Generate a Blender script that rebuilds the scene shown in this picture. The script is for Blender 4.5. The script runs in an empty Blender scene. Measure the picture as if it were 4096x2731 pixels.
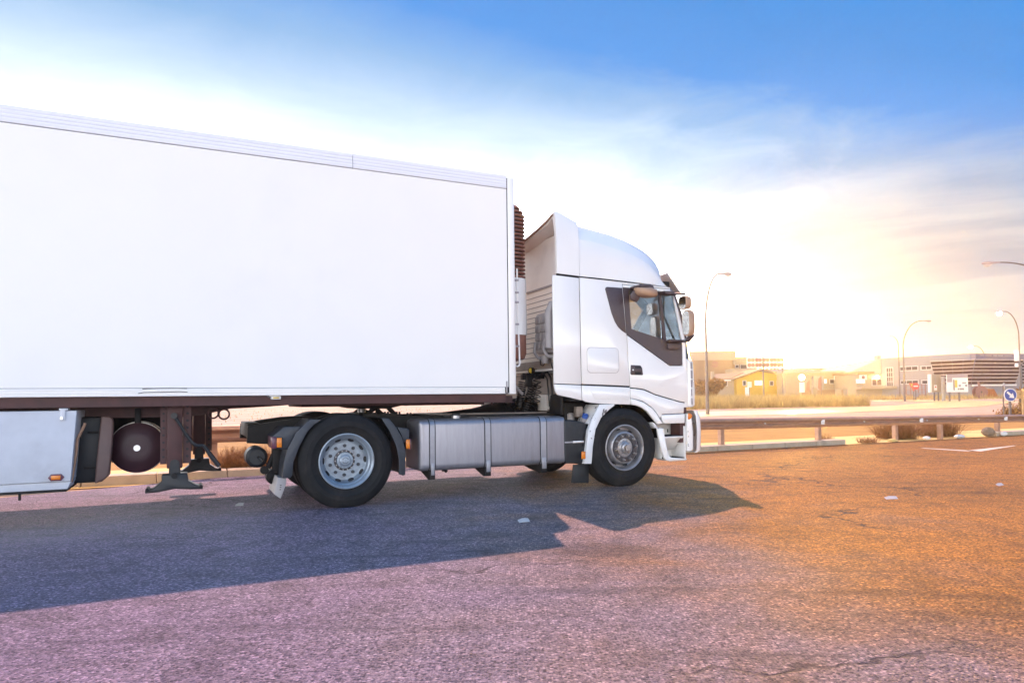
import bpy, bmesh, math, random
from mathutils import Vector, Matrix
random.seed(7)
scene = bpy.context.scene
C = scene.collection
rad = math.radians

# ------------------------------------------------------------------ camera
cd = bpy.data.cameras.new('camera')
cd.lens = 24.0; cd.sensor_width = 36.0; cd.shift_y = 0.0329
cd.clip_start = 0.05; cd.clip_end = 6000
cam = bpy.data.objects.new('camera', cd); C.objects.link(cam)
cam.matrix_world = Matrix.Translation((0, 0, 1.195)) @ Matrix.Rotation(rad(92.0), 4, 'X') @ Matrix.Rotation(rad(-0.65), 4, 'Z')
scene.camera = cam

# ------------------------------------------------------------------ light and sky
SUN_AZ = rad(-7.0)      # clockwise from +Y
SUN_EL = rad(53.0)
SUN_STRENGTH = 5.0
SUN_COL = (1.0, 0.58, 0.46)
NISHITA_STRENGTH = 0.05
SKY_GAIN = 1.6
BELT = 3.9
GLOW = 620.0
HAZE_DENSITY = 0.0007
EXPOSURE = 0.4
scene.view_settings.view_transform = 'Standard'
scene.view_settings.look = 'None'
scene.view_settings.exposure = EXPOSURE
scene.view_settings.gamma = 1.0
scene.view_settings.use_curve_mapping = False

sd = bpy.data.lights.new('sun', 'SUN'); sd.energy = SUN_STRENGTH; sd.angle = rad(0.6); sd.color = SUN_COL
sun = bpy.data.objects.new('sun', sd); C.objects.link(sun)
sdir = Vector((math.sin(SUN_AZ) * math.cos(SUN_EL), math.cos(SUN_AZ) * math.cos(SUN_EL), math.sin(SUN_EL)))
sun.rotation_euler = (-sdir).to_track_quat('-Z', 'Y').to_euler()
sun.location = (10, 40, 40)


class NT:
    """small helper for building node trees"""
    def __init__(s, tree):
        s.t = tree; s.n = tree.nodes; s.l = tree.links
    def node(s, typ, **kw):
        n = s.n.new(typ)
        for k, v in kw.items():
            setattr(n, k, v)
        return n
    def put(s, sock, v):
        if hasattr(v, 'links') or isinstance(v, bpy.types.NodeSocket):
            s.l.new(v, sock)
        else:
            if isinstance(v, (tuple, list)) and sock.type == 'RGBA' and len(v) == 3:
                v = (*v, 1)
            sock.default_value = v
    def math(s, op, a, b=0.0, c=None, clamp=False):
        n = s.node('ShaderNodeMath', operation=op, use_clamp=clamp)
        s.put(n.inputs[0], a); s.put(n.inputs[1], b)
        if c is not None: s.put(n.inputs[2], c)
        return n.outputs[0]
    def vmath(s, op, a, b=(0, 0, 0)):
        n = s.node('ShaderNodeVectorMath', operation=op)
        s.put(n.inputs[0], a); s.put(n.inputs[1], b)
        return n.outputs['Value'] if op in ('DOT_PRODUCT', 'LENGTH') else n.outputs[0]
    def mix(s, f, a, b, blend='MIX'):
        n = s.node('ShaderNodeMix', data_type='RGBA', blend_type=blend)
        s.put(n.inputs[0], f); s.put(n.inputs[6], a); s.put(n.inputs[7], b)
        return n.outputs[2]
    def ramp(s, f, stops, interp='LINEAR'):
        n = s.node('ShaderNodeValToRGB'); cr = n.color_ramp; cr.interpolation = interp
        while len(cr.elements) < len(stops): cr.elements.new(0.5)
        for e, (p, c) in zip(cr.elements, stops):
            e.position = p
            e.color = (c, c, c, 1) if isinstance(c, (int, float)) else (*c, 1)
        s.put(n.inputs[0], f)
        return n.outputs[0]
    def noise(s, vec, scale, detail=4, rough=0.5, dist=0.0):
        n = s.node('ShaderNodeTexNoise'); s.put(n.inputs['Vector'], vec)
        n.inputs['Scale'].default_value = scale; n.inputs['Detail'].default_value = detail
        n.inputs['Roughness'].default_value = rough; n.inputs['Distortion'].default_value = dist
        return n.outputs[0]
    def voronoi(s, vec, scale, feature='F1', out=0):
        n = s.node('ShaderNodeTexVoronoi', feature=feature); s.put(n.inputs['Vector'], vec)
        n.inputs['Scale'].default_value = scale
        return n.outputs[out]
    def mapping(s, vec, scale=(1, 1, 1), rot=(0, 0, 0), loc=(0, 0, 0)):
        n = s.node('ShaderNodeMapping'); s.put(n.inputs[0], vec)
        n.inputs[1].default_value = loc; n.inputs[2].default_value = rot; n.inputs[3].default_value = scale
        return n.outputs[0]
    def smooth(s, x, a, b):
        n = s.node('ShaderNodeMapRange', interpolation_type='SMOOTHSTEP')
        s.put(n.inputs[0], x); n.inputs[1].default_value = a; n.inputs[2].default_value = b
        return n.outputs[0]


world = bpy.data.worlds.new('World'); scene.world = world; world.cycles.sampling_method = 'MANUAL'; world.cycles.sample_map_resolution = 2048; world.use_nodes = True
w = NT(world.node_tree); w.n.clear()
wout = w.node('ShaderNodeOutputWorld')
sky = w.node('ShaderNodeTexSky', sky_type='NISHITA'); sky.sun_disc = False
sky.sun_elevation = SUN_EL; sky.sun_rotation = SUN_AZ
sky.air_density = 0.5; sky.dust_density = 0.0; sky.ozone_density = 3.0
bg1 = w.node('ShaderNodeBackground'); w.put(bg1.inputs[0], sky.outputs[0]); bg1.inputs[1].default_value = NISHITA_STRENGTH
tc = w.node('ShaderNodeTexCoord'); D = tc.outputs['Generated']
sx = w.node('ShaderNodeSeparateXYZ'); w.put(sx.inputs[0], D)
X, Y, Z = sx.outputs
def scale(col, f): return w.mix(1.0, col, f, 'MULTIPLY')
up = w.math('MAXIMUM', Z, 0.0)
# cirrus plane coordinates: direction projected on a high layer
inv = w.math('DIVIDE', 1.0, w.math('ADD', up, 0.12))
cmb = w.node('ShaderNodeCombineXYZ'); w.put(cmb.inputs[0], w.math('MULTIPLY', X, inv)); w.put(cmb.inputs[1], w.math('MULTIPLY', Y, inv))
P = cmb.outputs[0]
big = w.noise(w.mapping(P, (0.55, 0.55, 1), (0, 0, 0.35), (3.1, 0.4, 0)), 1.0, 3, 0.5, 0.3)
wisp = w.noise(w.mapping(w.mapping(P, (1, 1, 1), (0, 0, 0.62)), (0.5, 1.5, 1), (0, 0, 0), (0.7, 2.2, 0)), 1.5, 7, 0.58, 0.5)
puff = w.noise(w.mapping(P, (1.6, 2.0, 1), (0, 0, -0.5), (1.3, 0.2, 0)), 1.6, 6, 0.6, 0.6)
# veil thickness shifts the gradient: white low down, blue overhead, bluer to the right of the glow
xc = w.math('MAXIMUM', w.math('MINIMUM', X, 0.62), -0.62)   # bounded, so the sky beyond the frame stays even
e = w.math('ADD', w.math('SUBTRACT', Z, 0.012), w.math('MULTIPLY', w.math('SUBTRACT', big, 0.5), 0.05))
e = w.math('ADD', e, w.math('MULTIPLY', xc, 0.19))
e = w.math('ADD', e, w.math('MULTIPLY', w.math('MULTIPLY', xc, xc), 0.20))
e = w.math('SUBTRACT', e, w.math('MULTIPLY', w.math('SUBTRACT', puff, 0.5), w.math('ADD', 0.04, w.math('MULTIPLY', w.smooth(X, -0.1, 0.4), 0.10))))
base = w.ramp(e, [(0.0, (0.62, 0.60, 0.60)), (0.28, (0.58, 0.60, 0.62)), (0.345, (0.30, 0.36, 0.40)),
                  (0.41, (0.115, 0.20, 0.30)), (0.47, (0.01, 0.11, 0.30)), (0.545, (0.0, 0.095, 0.275)), (0.8, (0.0, 0.15, 0.42)), (1.0, (0.01, 0.19, 0.48))])
# thin grey and lavender streaks of cloud low in the right of the view; elsewhere a bright haze belt along the horizon
right = w.math('MULTIPLY', w.smooth(X, 0.12, 0.44), w.smooth(Y, -0.4, 0.2))
streak = w.smooth(wisp, 0.40, 0.62)
low = w.math('MULTIPLY', w.smooth(Z, 0.35, 0.17), right)
base = w.mix(w.math('MULTIPLY', low, 0.9), base, w.mix(streak, (0.245, 0.205, 0.135), (0.140, 0.108, 0.075)))
base = scale(base, w.math('SUBTRACT', 1.0, w.math('MULTIPLY', w.math('MULTIPLY', right, w.smooth(Z, 0.22, 0.05)), 0.66)))
belt = w.math('MULTIPLY', w.smooth(e, 0.31, 0.20), w.math('SUBTRACT', 1.0, right))
base = scale(base, w.math('ADD', 1.0, w.math('MULTIPLY', belt, BELT)))
# glow of the low sun behind the cloud bank
GL = Vector((0.380, 0.923, 0.040)).normalized()
gd = w.math('MAXIMUM', w.vmath('DOT_PRODUCT', D, tuple(GL)), 0.0)
g1 = w.math('MULTIPLY', w.math('POWER', gd, 1500.0), GLOW)
g2 = w.math('MULTIPLY', w.math('POWER', gd, 150.0), 1.1)
g3 = w.math('MULTIPLY', w.math('POWER', gd, 22.0), 0.07)
glow = w.mix(1.0, w.mix(1.0, scale((1.0, 0.56, 0.13), g1), scale((1.0, 0.66, 0.24), g2), 'ADD'), scale((1.0, 0.80, 0.62), g3), 'ADD')
tot = w.mix(1.0, base, glow, 'ADD')
bg2 = w.node('ShaderNodeBackground'); w.put(bg2.inputs[0], tot); bg2.inputs[1].default_value = SKY_GAIN
ad = w.node('ShaderNodeAddShader'); w.l.new(bg1.outputs[0], ad.inputs[0]); w.l.new(bg2.outputs[0], ad.inputs[1])
w.l.new(ad.outputs[0], wout.inputs[0])

# ------------------------------------------------------------------ materials
def new_mat(name):
    m = bpy.data.materials.new(name); m.use_nodes = True
    k = NT(m.node_tree); k.n.clear()
    out = k.node('ShaderNodeOutputMaterial'); b = k.node('ShaderNodeBsdfPrincipled')
    k.l.new(b.outputs[0], out.inputs[0])
    return m, k, b, out

def simple(name, col, rough=0.5, metal=0.0, var=0.12, scale=6.0, dirt=None, dirt_amt=0.0, bump=0.0, coat=0.0, stretch=(1, 1, 1), spec=0.5):
    m, k, b, out = new_mat(name)
    tcn = k.node('ShaderNodeTexCoord'); v = k.mapping(tcn.outputs['Object'], stretch)
    n = k.noise(v, scale, 6, 0.6)
    dark = tuple(c * (1 - var) for c in col); lite = tuple(min(1, c * (1 + var)) for c in col)
    c = k.ramp(n, [(0.3, dark), (0.7, lite)])
    if dirt_amt > 0:
        n2 = k.noise(v, scale * 0.37, 8, 0.68, 0.4)
        c = k.mix(k.math('MULTIPLY', k.smooth(n2, 0.50, 0.72), dirt_amt), c, dirt)
    k.put(b.inputs['Base Color'], c)
    k.put(b.inputs['Roughness'], k.math('ADD', rough, k.math('MULTIPLY', k.math('SUBTRACT', n, 0.5), 0.18), clamp=True))
    b.inputs['Metallic'].default_value = metal
    b.inputs['Specular IOR Level'].default_value = spec
    if coat: b.inputs['Coat Weight'].default_value = coat; b.inputs['Coat Roughness'].default_value = 0.08
    if bump:
        bn = k.node('ShaderNodeBump'); bn.inputs['Strength'].default_value = bump; bn.inputs['Distance'].default_value = 0.01
        k.put(bn.inputs['Height'], n); k.l.new(bn.outputs[0], b.inputs['Normal'])
    return m

M = {}
M['cab_white'] = simple('cab_white_paint', (0.87, 0.845, 0.80), 0.24, var=0.02, scale=2.0, dirt=(0.70, 0.67, 0.63), dirt_amt=0.10, coat=0.7)
M['box_white'] = simple('trailer_white_panel', (0.90, 0.87, 0.82), 0.42, var=0.015, scale=1.2, dirt=(0.78, 0.77, 0.76), dirt_amt=0.3, bump=0.12)
M['rail_white'] = simple('trailer_rail_aluminium', (0.80, 0.80, 0.83), 0.4, var=0.03, scale=2.0, dirt=(0.5, 0.5, 0.55), dirt_amt=0.2, stretch=(0.3, 1, 6))
M['gap'] = simple('shadow_gap_rubber', (0.025, 0.024, 0.026), 0.8)
M['trim'] = simple('window_trim_plastic', (0.075, 0.052, 0.054), 0.42, var=0.1, scale=40)
M['black'] = simple('black_chassis_paint', (0.010, 0.0095, 0.010), 0.6, var=0.3, scale=9, dirt=(0.035, 0.027, 0.022), dirt_amt=0.5, spec=0.3)
M['guard'] = simple('mudguard_plastic', (0.032, 0.038, 0.048), 0.5, var=0.15, scale=12, dirt=(0.12, 0.115, 0.11), dirt_amt=0.3)
M['darkplastic'] = simple('dark_plastic', (0.012, 0.014, 0.017), 0.5, var=0.2, scale=12, dirt=(0.08, 0.07, 0.06), dirt_amt=0.35)
M['brown'] = simple('oxide_red_chassis_steel', (0.070, 0.026, 0.025), 0.6, var=0.25, scale=7, dirt=(0.045, 0.022, 0.02), dirt_amt=0.6)
M['maroon'] = simple('maroon_tank_paint', (0.045, 0.015, 0.021), 0.5, var=0.15, scale=8, dirt=(0.05, 0.03, 0.03), dirt_amt=0.5)
M['rim_silver'] = simple('wheel_silver_paint', (0.28, 0.33, 0.38), 0.38, 0.35, var=0.12, scale=14, dirt=(0.16, 0.15, 0.15), dirt_amt=0.55)
M['rim_grey'] = simple('wheel_grey_steel', (0.36, 0.35, 0.36), 0.34, 0.5, var=0.15, scale=14, dirt=(0.12, 0.10, 0.09), dirt_amt=0.6)
M['hub_dark'] = simple('hub_dark_paint', (0.055, 0.05, 0.055), 0.45, 0.2, var=0.2, scale=18)
M['nut'] = simple('nut_steel', (0.30, 0.29, 0.29), 0.35, 0.8, var=0.2, scale=40)
M['nut_dark'] = simple('nut_dark_steel', (0.07, 0.075, 0.085), 0.4, 0.6, var=0.3, scale=40)
M['tank'] = simple('fuel_tank_aluminium', (0.31, 0.305, 0.335), 0.42, 0.6, var=0.09, scale=7, dirt=(0.22, 0.205, 0.21), dirt_amt=0.5, stretch=(5, 5, 0.5))
M['strap'] = simple('steel_strap', (0.33, 0.33, 0.36), 0.42, 0.6, var=0.1, scale=10)
M['galv'] = simple('galvanised_rail', (0.40, 0.235, 0.15), 0.45, 0.3, var=0.18, scale=3, dirt=(0.27, 0.15, 0.08), dirt_amt=0.6, stretch=(1, 1, 3))
M['amber'] = simple('amber_lens', (0.78, 0.22, 0.02), 0.25, var=0.15, scale=60)
M['redlens'] = simple('purple_red_lens', (0.12, 0.035, 0.06), 0.3, var=0.2, scale=40)
M['yellow'] = simple('yellow_coupling', (0.70, 0.46, 0.04), 0.4)
M['blue'] = simple('blue_cap', (0.03, 0.09, 0.33), 0.45)
M['beige'] = simple('cab_rear_wall_paint', (0.86, 0.80, 0.72), 0.5, var=0.04, scale=2, dirt=(0.45, 0.38, 0.32), dirt_amt=0.25)
M['duct'] = simple('air_duct_plastic', (0.36, 0.33, 0.32), 0.55, var=0.1, scale=5, dirt=(0.2, 0.17, 0.15), dirt_amt=0.4)
M['deck'] = simple('deck_steel', (0.30, 0.24, 0.20), 0.6, var=0.15, scale=5, dirt=(0.12, 0.09, 0.075), dirt_amt=0.5)
M['grille'] = simple('fridge_grille_plastic', (0.27, 0.12, 0.085), 0.5, var=0.12, scale=10)
M['hose'] = simple('coil_hose_rubber', (0.016, 0.014, 0.013), 0.35, var=0.2)
M['toolbox'] = simple('pallet_box_white', (0.62, 0.64, 0.68), 0.5, var=0.07, scale=5, dirt=(0.40, 0.40, 0.43), dirt_amt=0.45)
M['spareshell'] = simple('brown_plastic_shell', (0.14, 0.085, 0.075), 0.5, var=0.12, scale=6, dirt=(0.07, 0.05, 0.05), dirt_amt=0.4)
M['mirror'] = simple('mirror_housing', (0.40, 0.25, 0.16), 0.45, var=0.08, scale=10)
M['seat'] = simple('seat_fabric', (0.07, 0.062, 0.058), 0.85, var=0.1, scale=30)
M['mirrorglass'] = simple('mirror_glass', (0.50, 0.45, 0.42), 0.12, 1.0, var=0.0)
M['silver'] = simple('bright_steel', (0.6, 0.6, 0.62), 0.3, 0.9)

def rubber():
    m, k, b, out = new_mat('tyre_rubber')
    tcn = k.node('ShaderNodeTexCoord'); v = tcn.outputs['Object']
    n = k.noise(v, 9, 8, 0.65); d = k.noise(v, 2.3, 6, 0.7, 0.5)
    c = k.ramp(n, [(0.3, (0.0065, 0.007, 0.008)), (0.75, (0.016, 0.0155, 0.016))])
    c = k.mix(k.math('MULTIPLY', k.smooth(d, 0.52, 0.75), 0.6), c, (0.034, 0.028, 0.025))
    k.put(b.inputs['Base Color'], c); b.inputs['Roughness'].default_value = 0.7; b.inputs['Specular IOR Level'].default_value = 0.3
    return m
M['rubber'] = rubber()

def fender_peeled():
    m, k, b, out = new_mat('peeling_white_fender')
    tcn = k.node('ShaderNodeTexCoord'); v = tcn.outputs['Object']
    n = k.noise(k.mapping(v, (1, 1, 0.45)), 9, 8, 0.62, 0.3)
    c = k.ramp(k.noise(v, 5, 4), [(0.3, (0.70, 0.70, 0.70)), (0.7, (0.80, 0.80, 0.79))])
    c = k.mix(k.smooth(n, 0.60, 0.615), c, (0.13, 0.12, 0.125))
    k.put(b.inputs['Base Color'], c); b.inputs['Roughness'].default_value = 0.4
    return m
M['fender'] = fender_peeled()

def glass(name='cab_glass', tint=(0.88, 0.93, 0.95)):
    m, k, b, out = new_mat(name)
    tr = k.node('ShaderNodeBsdfTransparent'); tr.inputs[0].default_value = (*tint, 1)
    gl = k.node('ShaderNodeBsdfGlossy'); gl.inputs['Roughness'].default_value = 0.02; gl.inputs[0].default_value = (0.9, 0.95, 1, 1)
    fr = k.node('ShaderNodeFresnel'); fr.inputs[0].default_value = 1.5
    n = k.noise(k.node('ShaderNodeTexCoord').outputs['Object'], 14, 5, 0.6)
    f = k.math('ADD', k.math('MULTIPLY', fr.outputs[0], 1.2), k.math('MULTIPLY', k.smooth(n, 0.4, 0.8), 0.06), clamp=True)
    mx = k.node('ShaderNodeMixShader'); k.put(mx.inputs[0], f); k.l.new(tr.outputs[0], mx.inputs[1]); k.l.new(gl.outputs[0], mx.inputs[2])
    k.l.new(mx.outputs[0], out.inputs[0]); k.n.remove(b)
    return m
M['glass'] = glass()

def emit(name, col, s):
    m, k, b, out = new_mat(name)
    em = k.node('ShaderNodeEmission'); em.inputs[0].default_value = (*col, 1); em.inputs[1].default_value = s
    k.l.new(em.outputs[0], out.inputs[0]); k.n.remove(b)
    return m
M['lit'] = emit('lit_lamp', (1.0, 0.66, 0.28), 60.0)
M['litwin'] = emit('lit_window', (1.0, 0.86, 0.55), 2.2)

def asphalt():
    m, k, b, out = new_mat('worn_asphalt')
    tcn = k.node('ShaderNodeTexCoord'); v = tcn.outputs['Object']
    g1 = k.node('ShaderNodeTexVoronoi'); k.put(g1.inputs['Vector'], v); g1.inputs['Scale'].default_value = 62
    g2 = k.node('ShaderNodeTexVoronoi'); k.put(g2.inputs['Vector'], v); g2.inputs['Scale'].default_value = 145
    s1 = k.node('ShaderNodeSeparateColor'); k.put(s1.inputs[0], g1.outputs['Color'])
    s2 = k.node('ShaderNodeSeparateColor'); k.put(s2.inputs[0], g2.outputs['Color'])
    fine = k.noise(v, 90, 4, 0.6)
    mid = k.noise(v, 3.2, 6, 0.65, 0.2); bigp = k.noise(v, 0.42, 4, 0.55, 0.3)
    # stone colours: most grey, some pale, some reddish, bitumen between
    stone = k.ramp(s1.outputs[0], [(0.0, (0.035, 0.033, 0.040)), (0.35, (0.100, 0.093, 0.106)), (0.62, (0.170, 0.152, 0.165)), (0.82, (0.28, 0.245, 0.25)), (1.0, (0.46, 0.40, 0.395))], 'LINEAR')
    small = k.ramp(s2.outputs[1], [(0.0, (0.05, 0.047, 0.052)), (0.5, (0.13, 0.12, 0.125)), (1.0, (0.26, 0.23, 0.225))])
    c = k.mix(k.math('MULTIPLY', k.smooth(g1.outputs['Distance'], 0.34, 0.62), 0.75), stone, small)
    c = k.mix(0.12, c, k.ramp(fine, [(0.3, (0.07, 0.066, 0.07)), (0.7, (0.22, 0.2, 0.2))]))
    # wear
    c = k.mix(1.0, c, k.ramp(mid, [(0.25, 0.60), (0.5, 1.14), (0.8, 1.50)]), 'MULTIPLY')
    c = k.mix(1.0, c, k.ramp(bigp, [(0.3, (0.82, 0.82, 0.86)), (0.7, (1.18, 1.14, 1.10))]), 'MULTIPLY')
    # tyre scuffs and oil stains
    sc = k.noise(k.mapping(v, (0.35, 2.4, 1), (0, 0, -0.3)), 1.5, 5, 0.6, 0.3)
    c = k.mix(k.math('MULTIPLY', k.smooth(sc, 0.54, 0.70), 0.55), c, (0.055, 0.052, 0.055))
    st = k.noise(v, 1.15, 5, 0.6, 0.4)
    c = k.mix(k.math('MULTIPLY', k.smooth(st, 0.60, 0.72), 0.55), c, (0.045, 0.042, 0.045))
    # one oil stain on the ground in front of the step, ragged edge
    px = k.node('ShaderNodeSeparateXYZ'); k.put(px.inputs[0], v)
    ox, oy = OIL
    dx = k.math('MULTIPLY', k.math('SUBTRACT', px.outputs[0], ox), 1.0); dy = k.math('MULTIPLY', k.math('SUBTRACT', px.outputs[1], oy), 1.25)
    dd = k.math('SQRT', k.math('ADD', k.math('MULTIPLY', dx, dx), k.math('MULTIPLY', dy, dy)))
    dd = k.math('ADD', dd, k.math('MULTIPLY', k.math('SUBTRACT', k.noise(v, 4.0, 6, 0.65), 0.5), 0.9))
    c = k.mix(k.math('MULTIPLY', k.smooth(dd, 0.56, 0.22), 0.5), c, (0.03, 0.027, 0.028))
    # golden light painted into the asphalt colour toward the right, ragged
    light_tint = k.math('ADD', k.math('MULTIPLY', px.outputs[0], 0.105), k.math('MULTIPLY', px.outputs[1], 0.012))
    light_tint = k.math('ADD', light_tint, k.math('MULTIPLY', k.math('SUBTRACT', k.noise(v, 0.55, 6, 0.62, 0.4), 0.5), 0.75))
    c = k.mix(k.smooth(light_tint, 0.0, 0.46), c, k.mix(1.0, c, (1.62, 0.78, 0.11), 'MULTIPLY'))
    c = k.mix(k.smooth(light_tint, 0.30, -0.25), c, k.mix(1.0, c, (1.02, 0.90, 1.18), 'MULTIPLY'))  # mauve cast of the light painted into the colour toward the left
    # long cracks
    ce = k.node('ShaderNodeTexVoronoi', feature='DISTANCE_TO_EDGE'); ce.inputs['Scale'].default_value = 0.33
    wv = k.node('ShaderNodeTexNoise'); k.put(wv.inputs['Vector'], v); wv.inputs['Scale'].default_value = 2.2; wv.inputs['Detail'].default_value = 6
    k.put(ce.inputs['Vector'], k.vmath('ADD', k.mapping(v, (0.8, 1.5, 1), (0, 0, 0.4)), k.vmath('SCALE', wv.outputs['Color'], (0.5, 0.5, 0.5))))
    crack = k.math('MULTIPLY', k.smooth(ce.outputs['Distance'], 0.010, 0.003), k.smooth(k.noise(v, 0.35, 3), 0.50, 0.60))
    c = k.mix(k.math('MULTIPLY', crack, 0.8), c, (0.025, 0.02, 0.02))
    k.put(b.inputs['Base Color'], c)
    k.put(b.inputs['Roughness'], k.math('ADD', 0.62, k.math('MULTIPLY', mid, 0.22))); b.inputs['Specular IOR Level'].default_value = 0.26
    h = k.math('ADD', k.math('MULTIPLY', k.smooth(g1.outputs['Distance'], 0.62, 0.1), 1.0), k.math('MULTIPLY', fine, 0.5))
    h = k.math('SUBTRACT', h, k.math('MULTIPLY', crack, 1.5))
    bn = k.node('ShaderNodeBump'); bn.inputs['Strength'].default_value = 0.9; bn.inputs['Distance'].default_value = 0.010
    k.put(bn.inputs['Height'], h); k.l.new(bn.outputs[0], b.inputs['Normal'])
    return m
OIL = (0.754, 5.407)
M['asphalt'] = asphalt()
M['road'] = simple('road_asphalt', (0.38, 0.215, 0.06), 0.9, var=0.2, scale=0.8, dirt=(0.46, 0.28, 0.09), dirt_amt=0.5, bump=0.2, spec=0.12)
M['lane'] = simple('painted_light_trail', (0.82, 0.62, 0.19), 0.30, var=0.06, scale=0.5, dirt=(0.5, 0.45, 0.38), dirt_amt=0.25)  # glow of passing headlamps put into the surface colour
M['sand'] = simple('dry_sandy_ground', (0.47, 0.33, 0.21), 0.95, var=0.25, scale=0.35, dirt=(0.26, 0.18, 0.10), dirt_amt=0.5)
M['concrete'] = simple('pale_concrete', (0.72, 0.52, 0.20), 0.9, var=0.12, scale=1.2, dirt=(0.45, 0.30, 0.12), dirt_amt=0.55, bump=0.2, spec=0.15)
M['kerb'] = simple('kerb_concrete', (0.46, 0.37, 0.26), 0.8, var=0.15, scale=4, dirt=(0.22, 0.18, 0.14), dirt_amt=0.6, bump=0.3)
M['paint'] = simple('road_paint', (0.62, 0.54, 0.42), 0.7, var=0.1, scale=8, dirt=(0.24, 0.17, 0.10), dirt_amt=0.75)
M['drygrass'] = simple('dry_grass', (0.50, 0.34, 0.12), 0.8, var=0.35, scale=0.8)
M['bush'] = simple('dry_bush_twigs', (0.30, 0.15, 0.055), 0.8, var=0.35, scale=5)
M['leaf'] = simple('tree_leaves', (0.30, 0.145, 0.032), 0.7, var=0.4, scale=1.5)
M['bark'] = simple('bark', (0.11, 0.075, 0.05), 0.9, var=0.3, scale=8)
M['stone'] = simple('pale_stone', (0.24, 0.17, 0.11), 0.85, var=0.2, scale=9, bump=0.5)
M['lampsteel'] = simple('lamp_post_steel', (0.17, 0.125, 0.105), 0.45, 0.5, var=0.1, scale=3)
M['lamphead'] = simple('lamp_head_grey', (0.32, 0.25, 0.25), 0.45, var=0.1, scale=8)
M['lens'] = simple('lamp_diffuser', (0.62, 0.55, 0.52), 0.25)
M['wall_yellow'] = simple('house_wall_ochre', (0.56, 0.34, 0.04), 0.85, var=0.08, scale=0.8, dirt=(0.42, 0.29, 0.12), dirt_amt=0.3)
M['wall_cream'] = simple('hall_wall_cream', (0.36, 0.28, 0.19), 0.8, var=0.05, scale=0.6, dirt=(0.42, 0.36, 0.3), dirt_amt=0.3)
M['wall_tan'] = simple('hall_wall_tan', (0.30, 0.18, 0.09), 0.8, var=0.06, scale=0.6, dirt=(0.34, 0.24, 0.15), dirt_amt=0.3)
M['wall_grey'] = simple('warehouse_cladding', (0.27, 0.24, 0.235), 0.55, var=0.04, scale=0.4, dirt=(0.22, 0.19, 0.18), dirt_amt=0.3)
M['wall_pale'] = simple('pale_cladding', (0.36, 0.31, 0.26), 0.6, var=0.04, scale=0.4)
M['roof_tan'] = simple('roof_sheet_tan', (0.30, 0.20, 0.10), 0.7, var=0.1, scale=0.8)
M['darkglass'] = simple('dark_office_glass', (0.075, 0.026, 0.020), 0.35, 0.0, var=0.25, scale=0.25, spec=0.25)
M['window'] = simple('window_glass_dark', (0.075, 0.04, 0.032), 0.3, var=0.2, scale=0.5, spec=0.25)
M['frame'] = simple('window_frame_pale', (0.55, 0.50, 0.47), 0.5)
M['fascia'] = simple('fascia_slate', (0.15, 0.115, 0.15), 0.4, var=0.05, scale=0.3)
M['mullion'] = simple('mullion_pale', (0.62, 0.50, 0.44), 0.4)
M['signwhite'] = simple('sign_white', (0.72, 0.68, 0.62), 0.5, var=0.03)
M['signblue'] = simple('sign_blue', (0.035, 0.055, 0.25), 0.4, var=0.05)
M['signred'] = simple('sign_red', (0.52, 0.06, 0.035), 0.45)
M['signyellow'] = simple('sign_yellow', (0.75, 0.45, 0.06), 0.5)
M['signgrey'] = simple('sign_back_grey', (0.28, 0.25, 0.25), 0.5)
M['mapgrey'] = simple('map_print_grey', (0.25, 0.20, 0.19), 0.6)
M['rust'] = simple('orange_painted_steel', (0.42, 0.14, 0.03), 0.6, var=0.2, scale=2, dirt=(0.2, 0.07, 0.03), dirt_amt=0.4)
M['wood'] = simple('timber', (0.48, 0.30, 0.13), 0.75, var=0.15, scale=3, stretch=(0.5, 1, 6))
M['paper'] = simple('paper', (0.42, 0.41, 0.41), 0.7)

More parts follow.
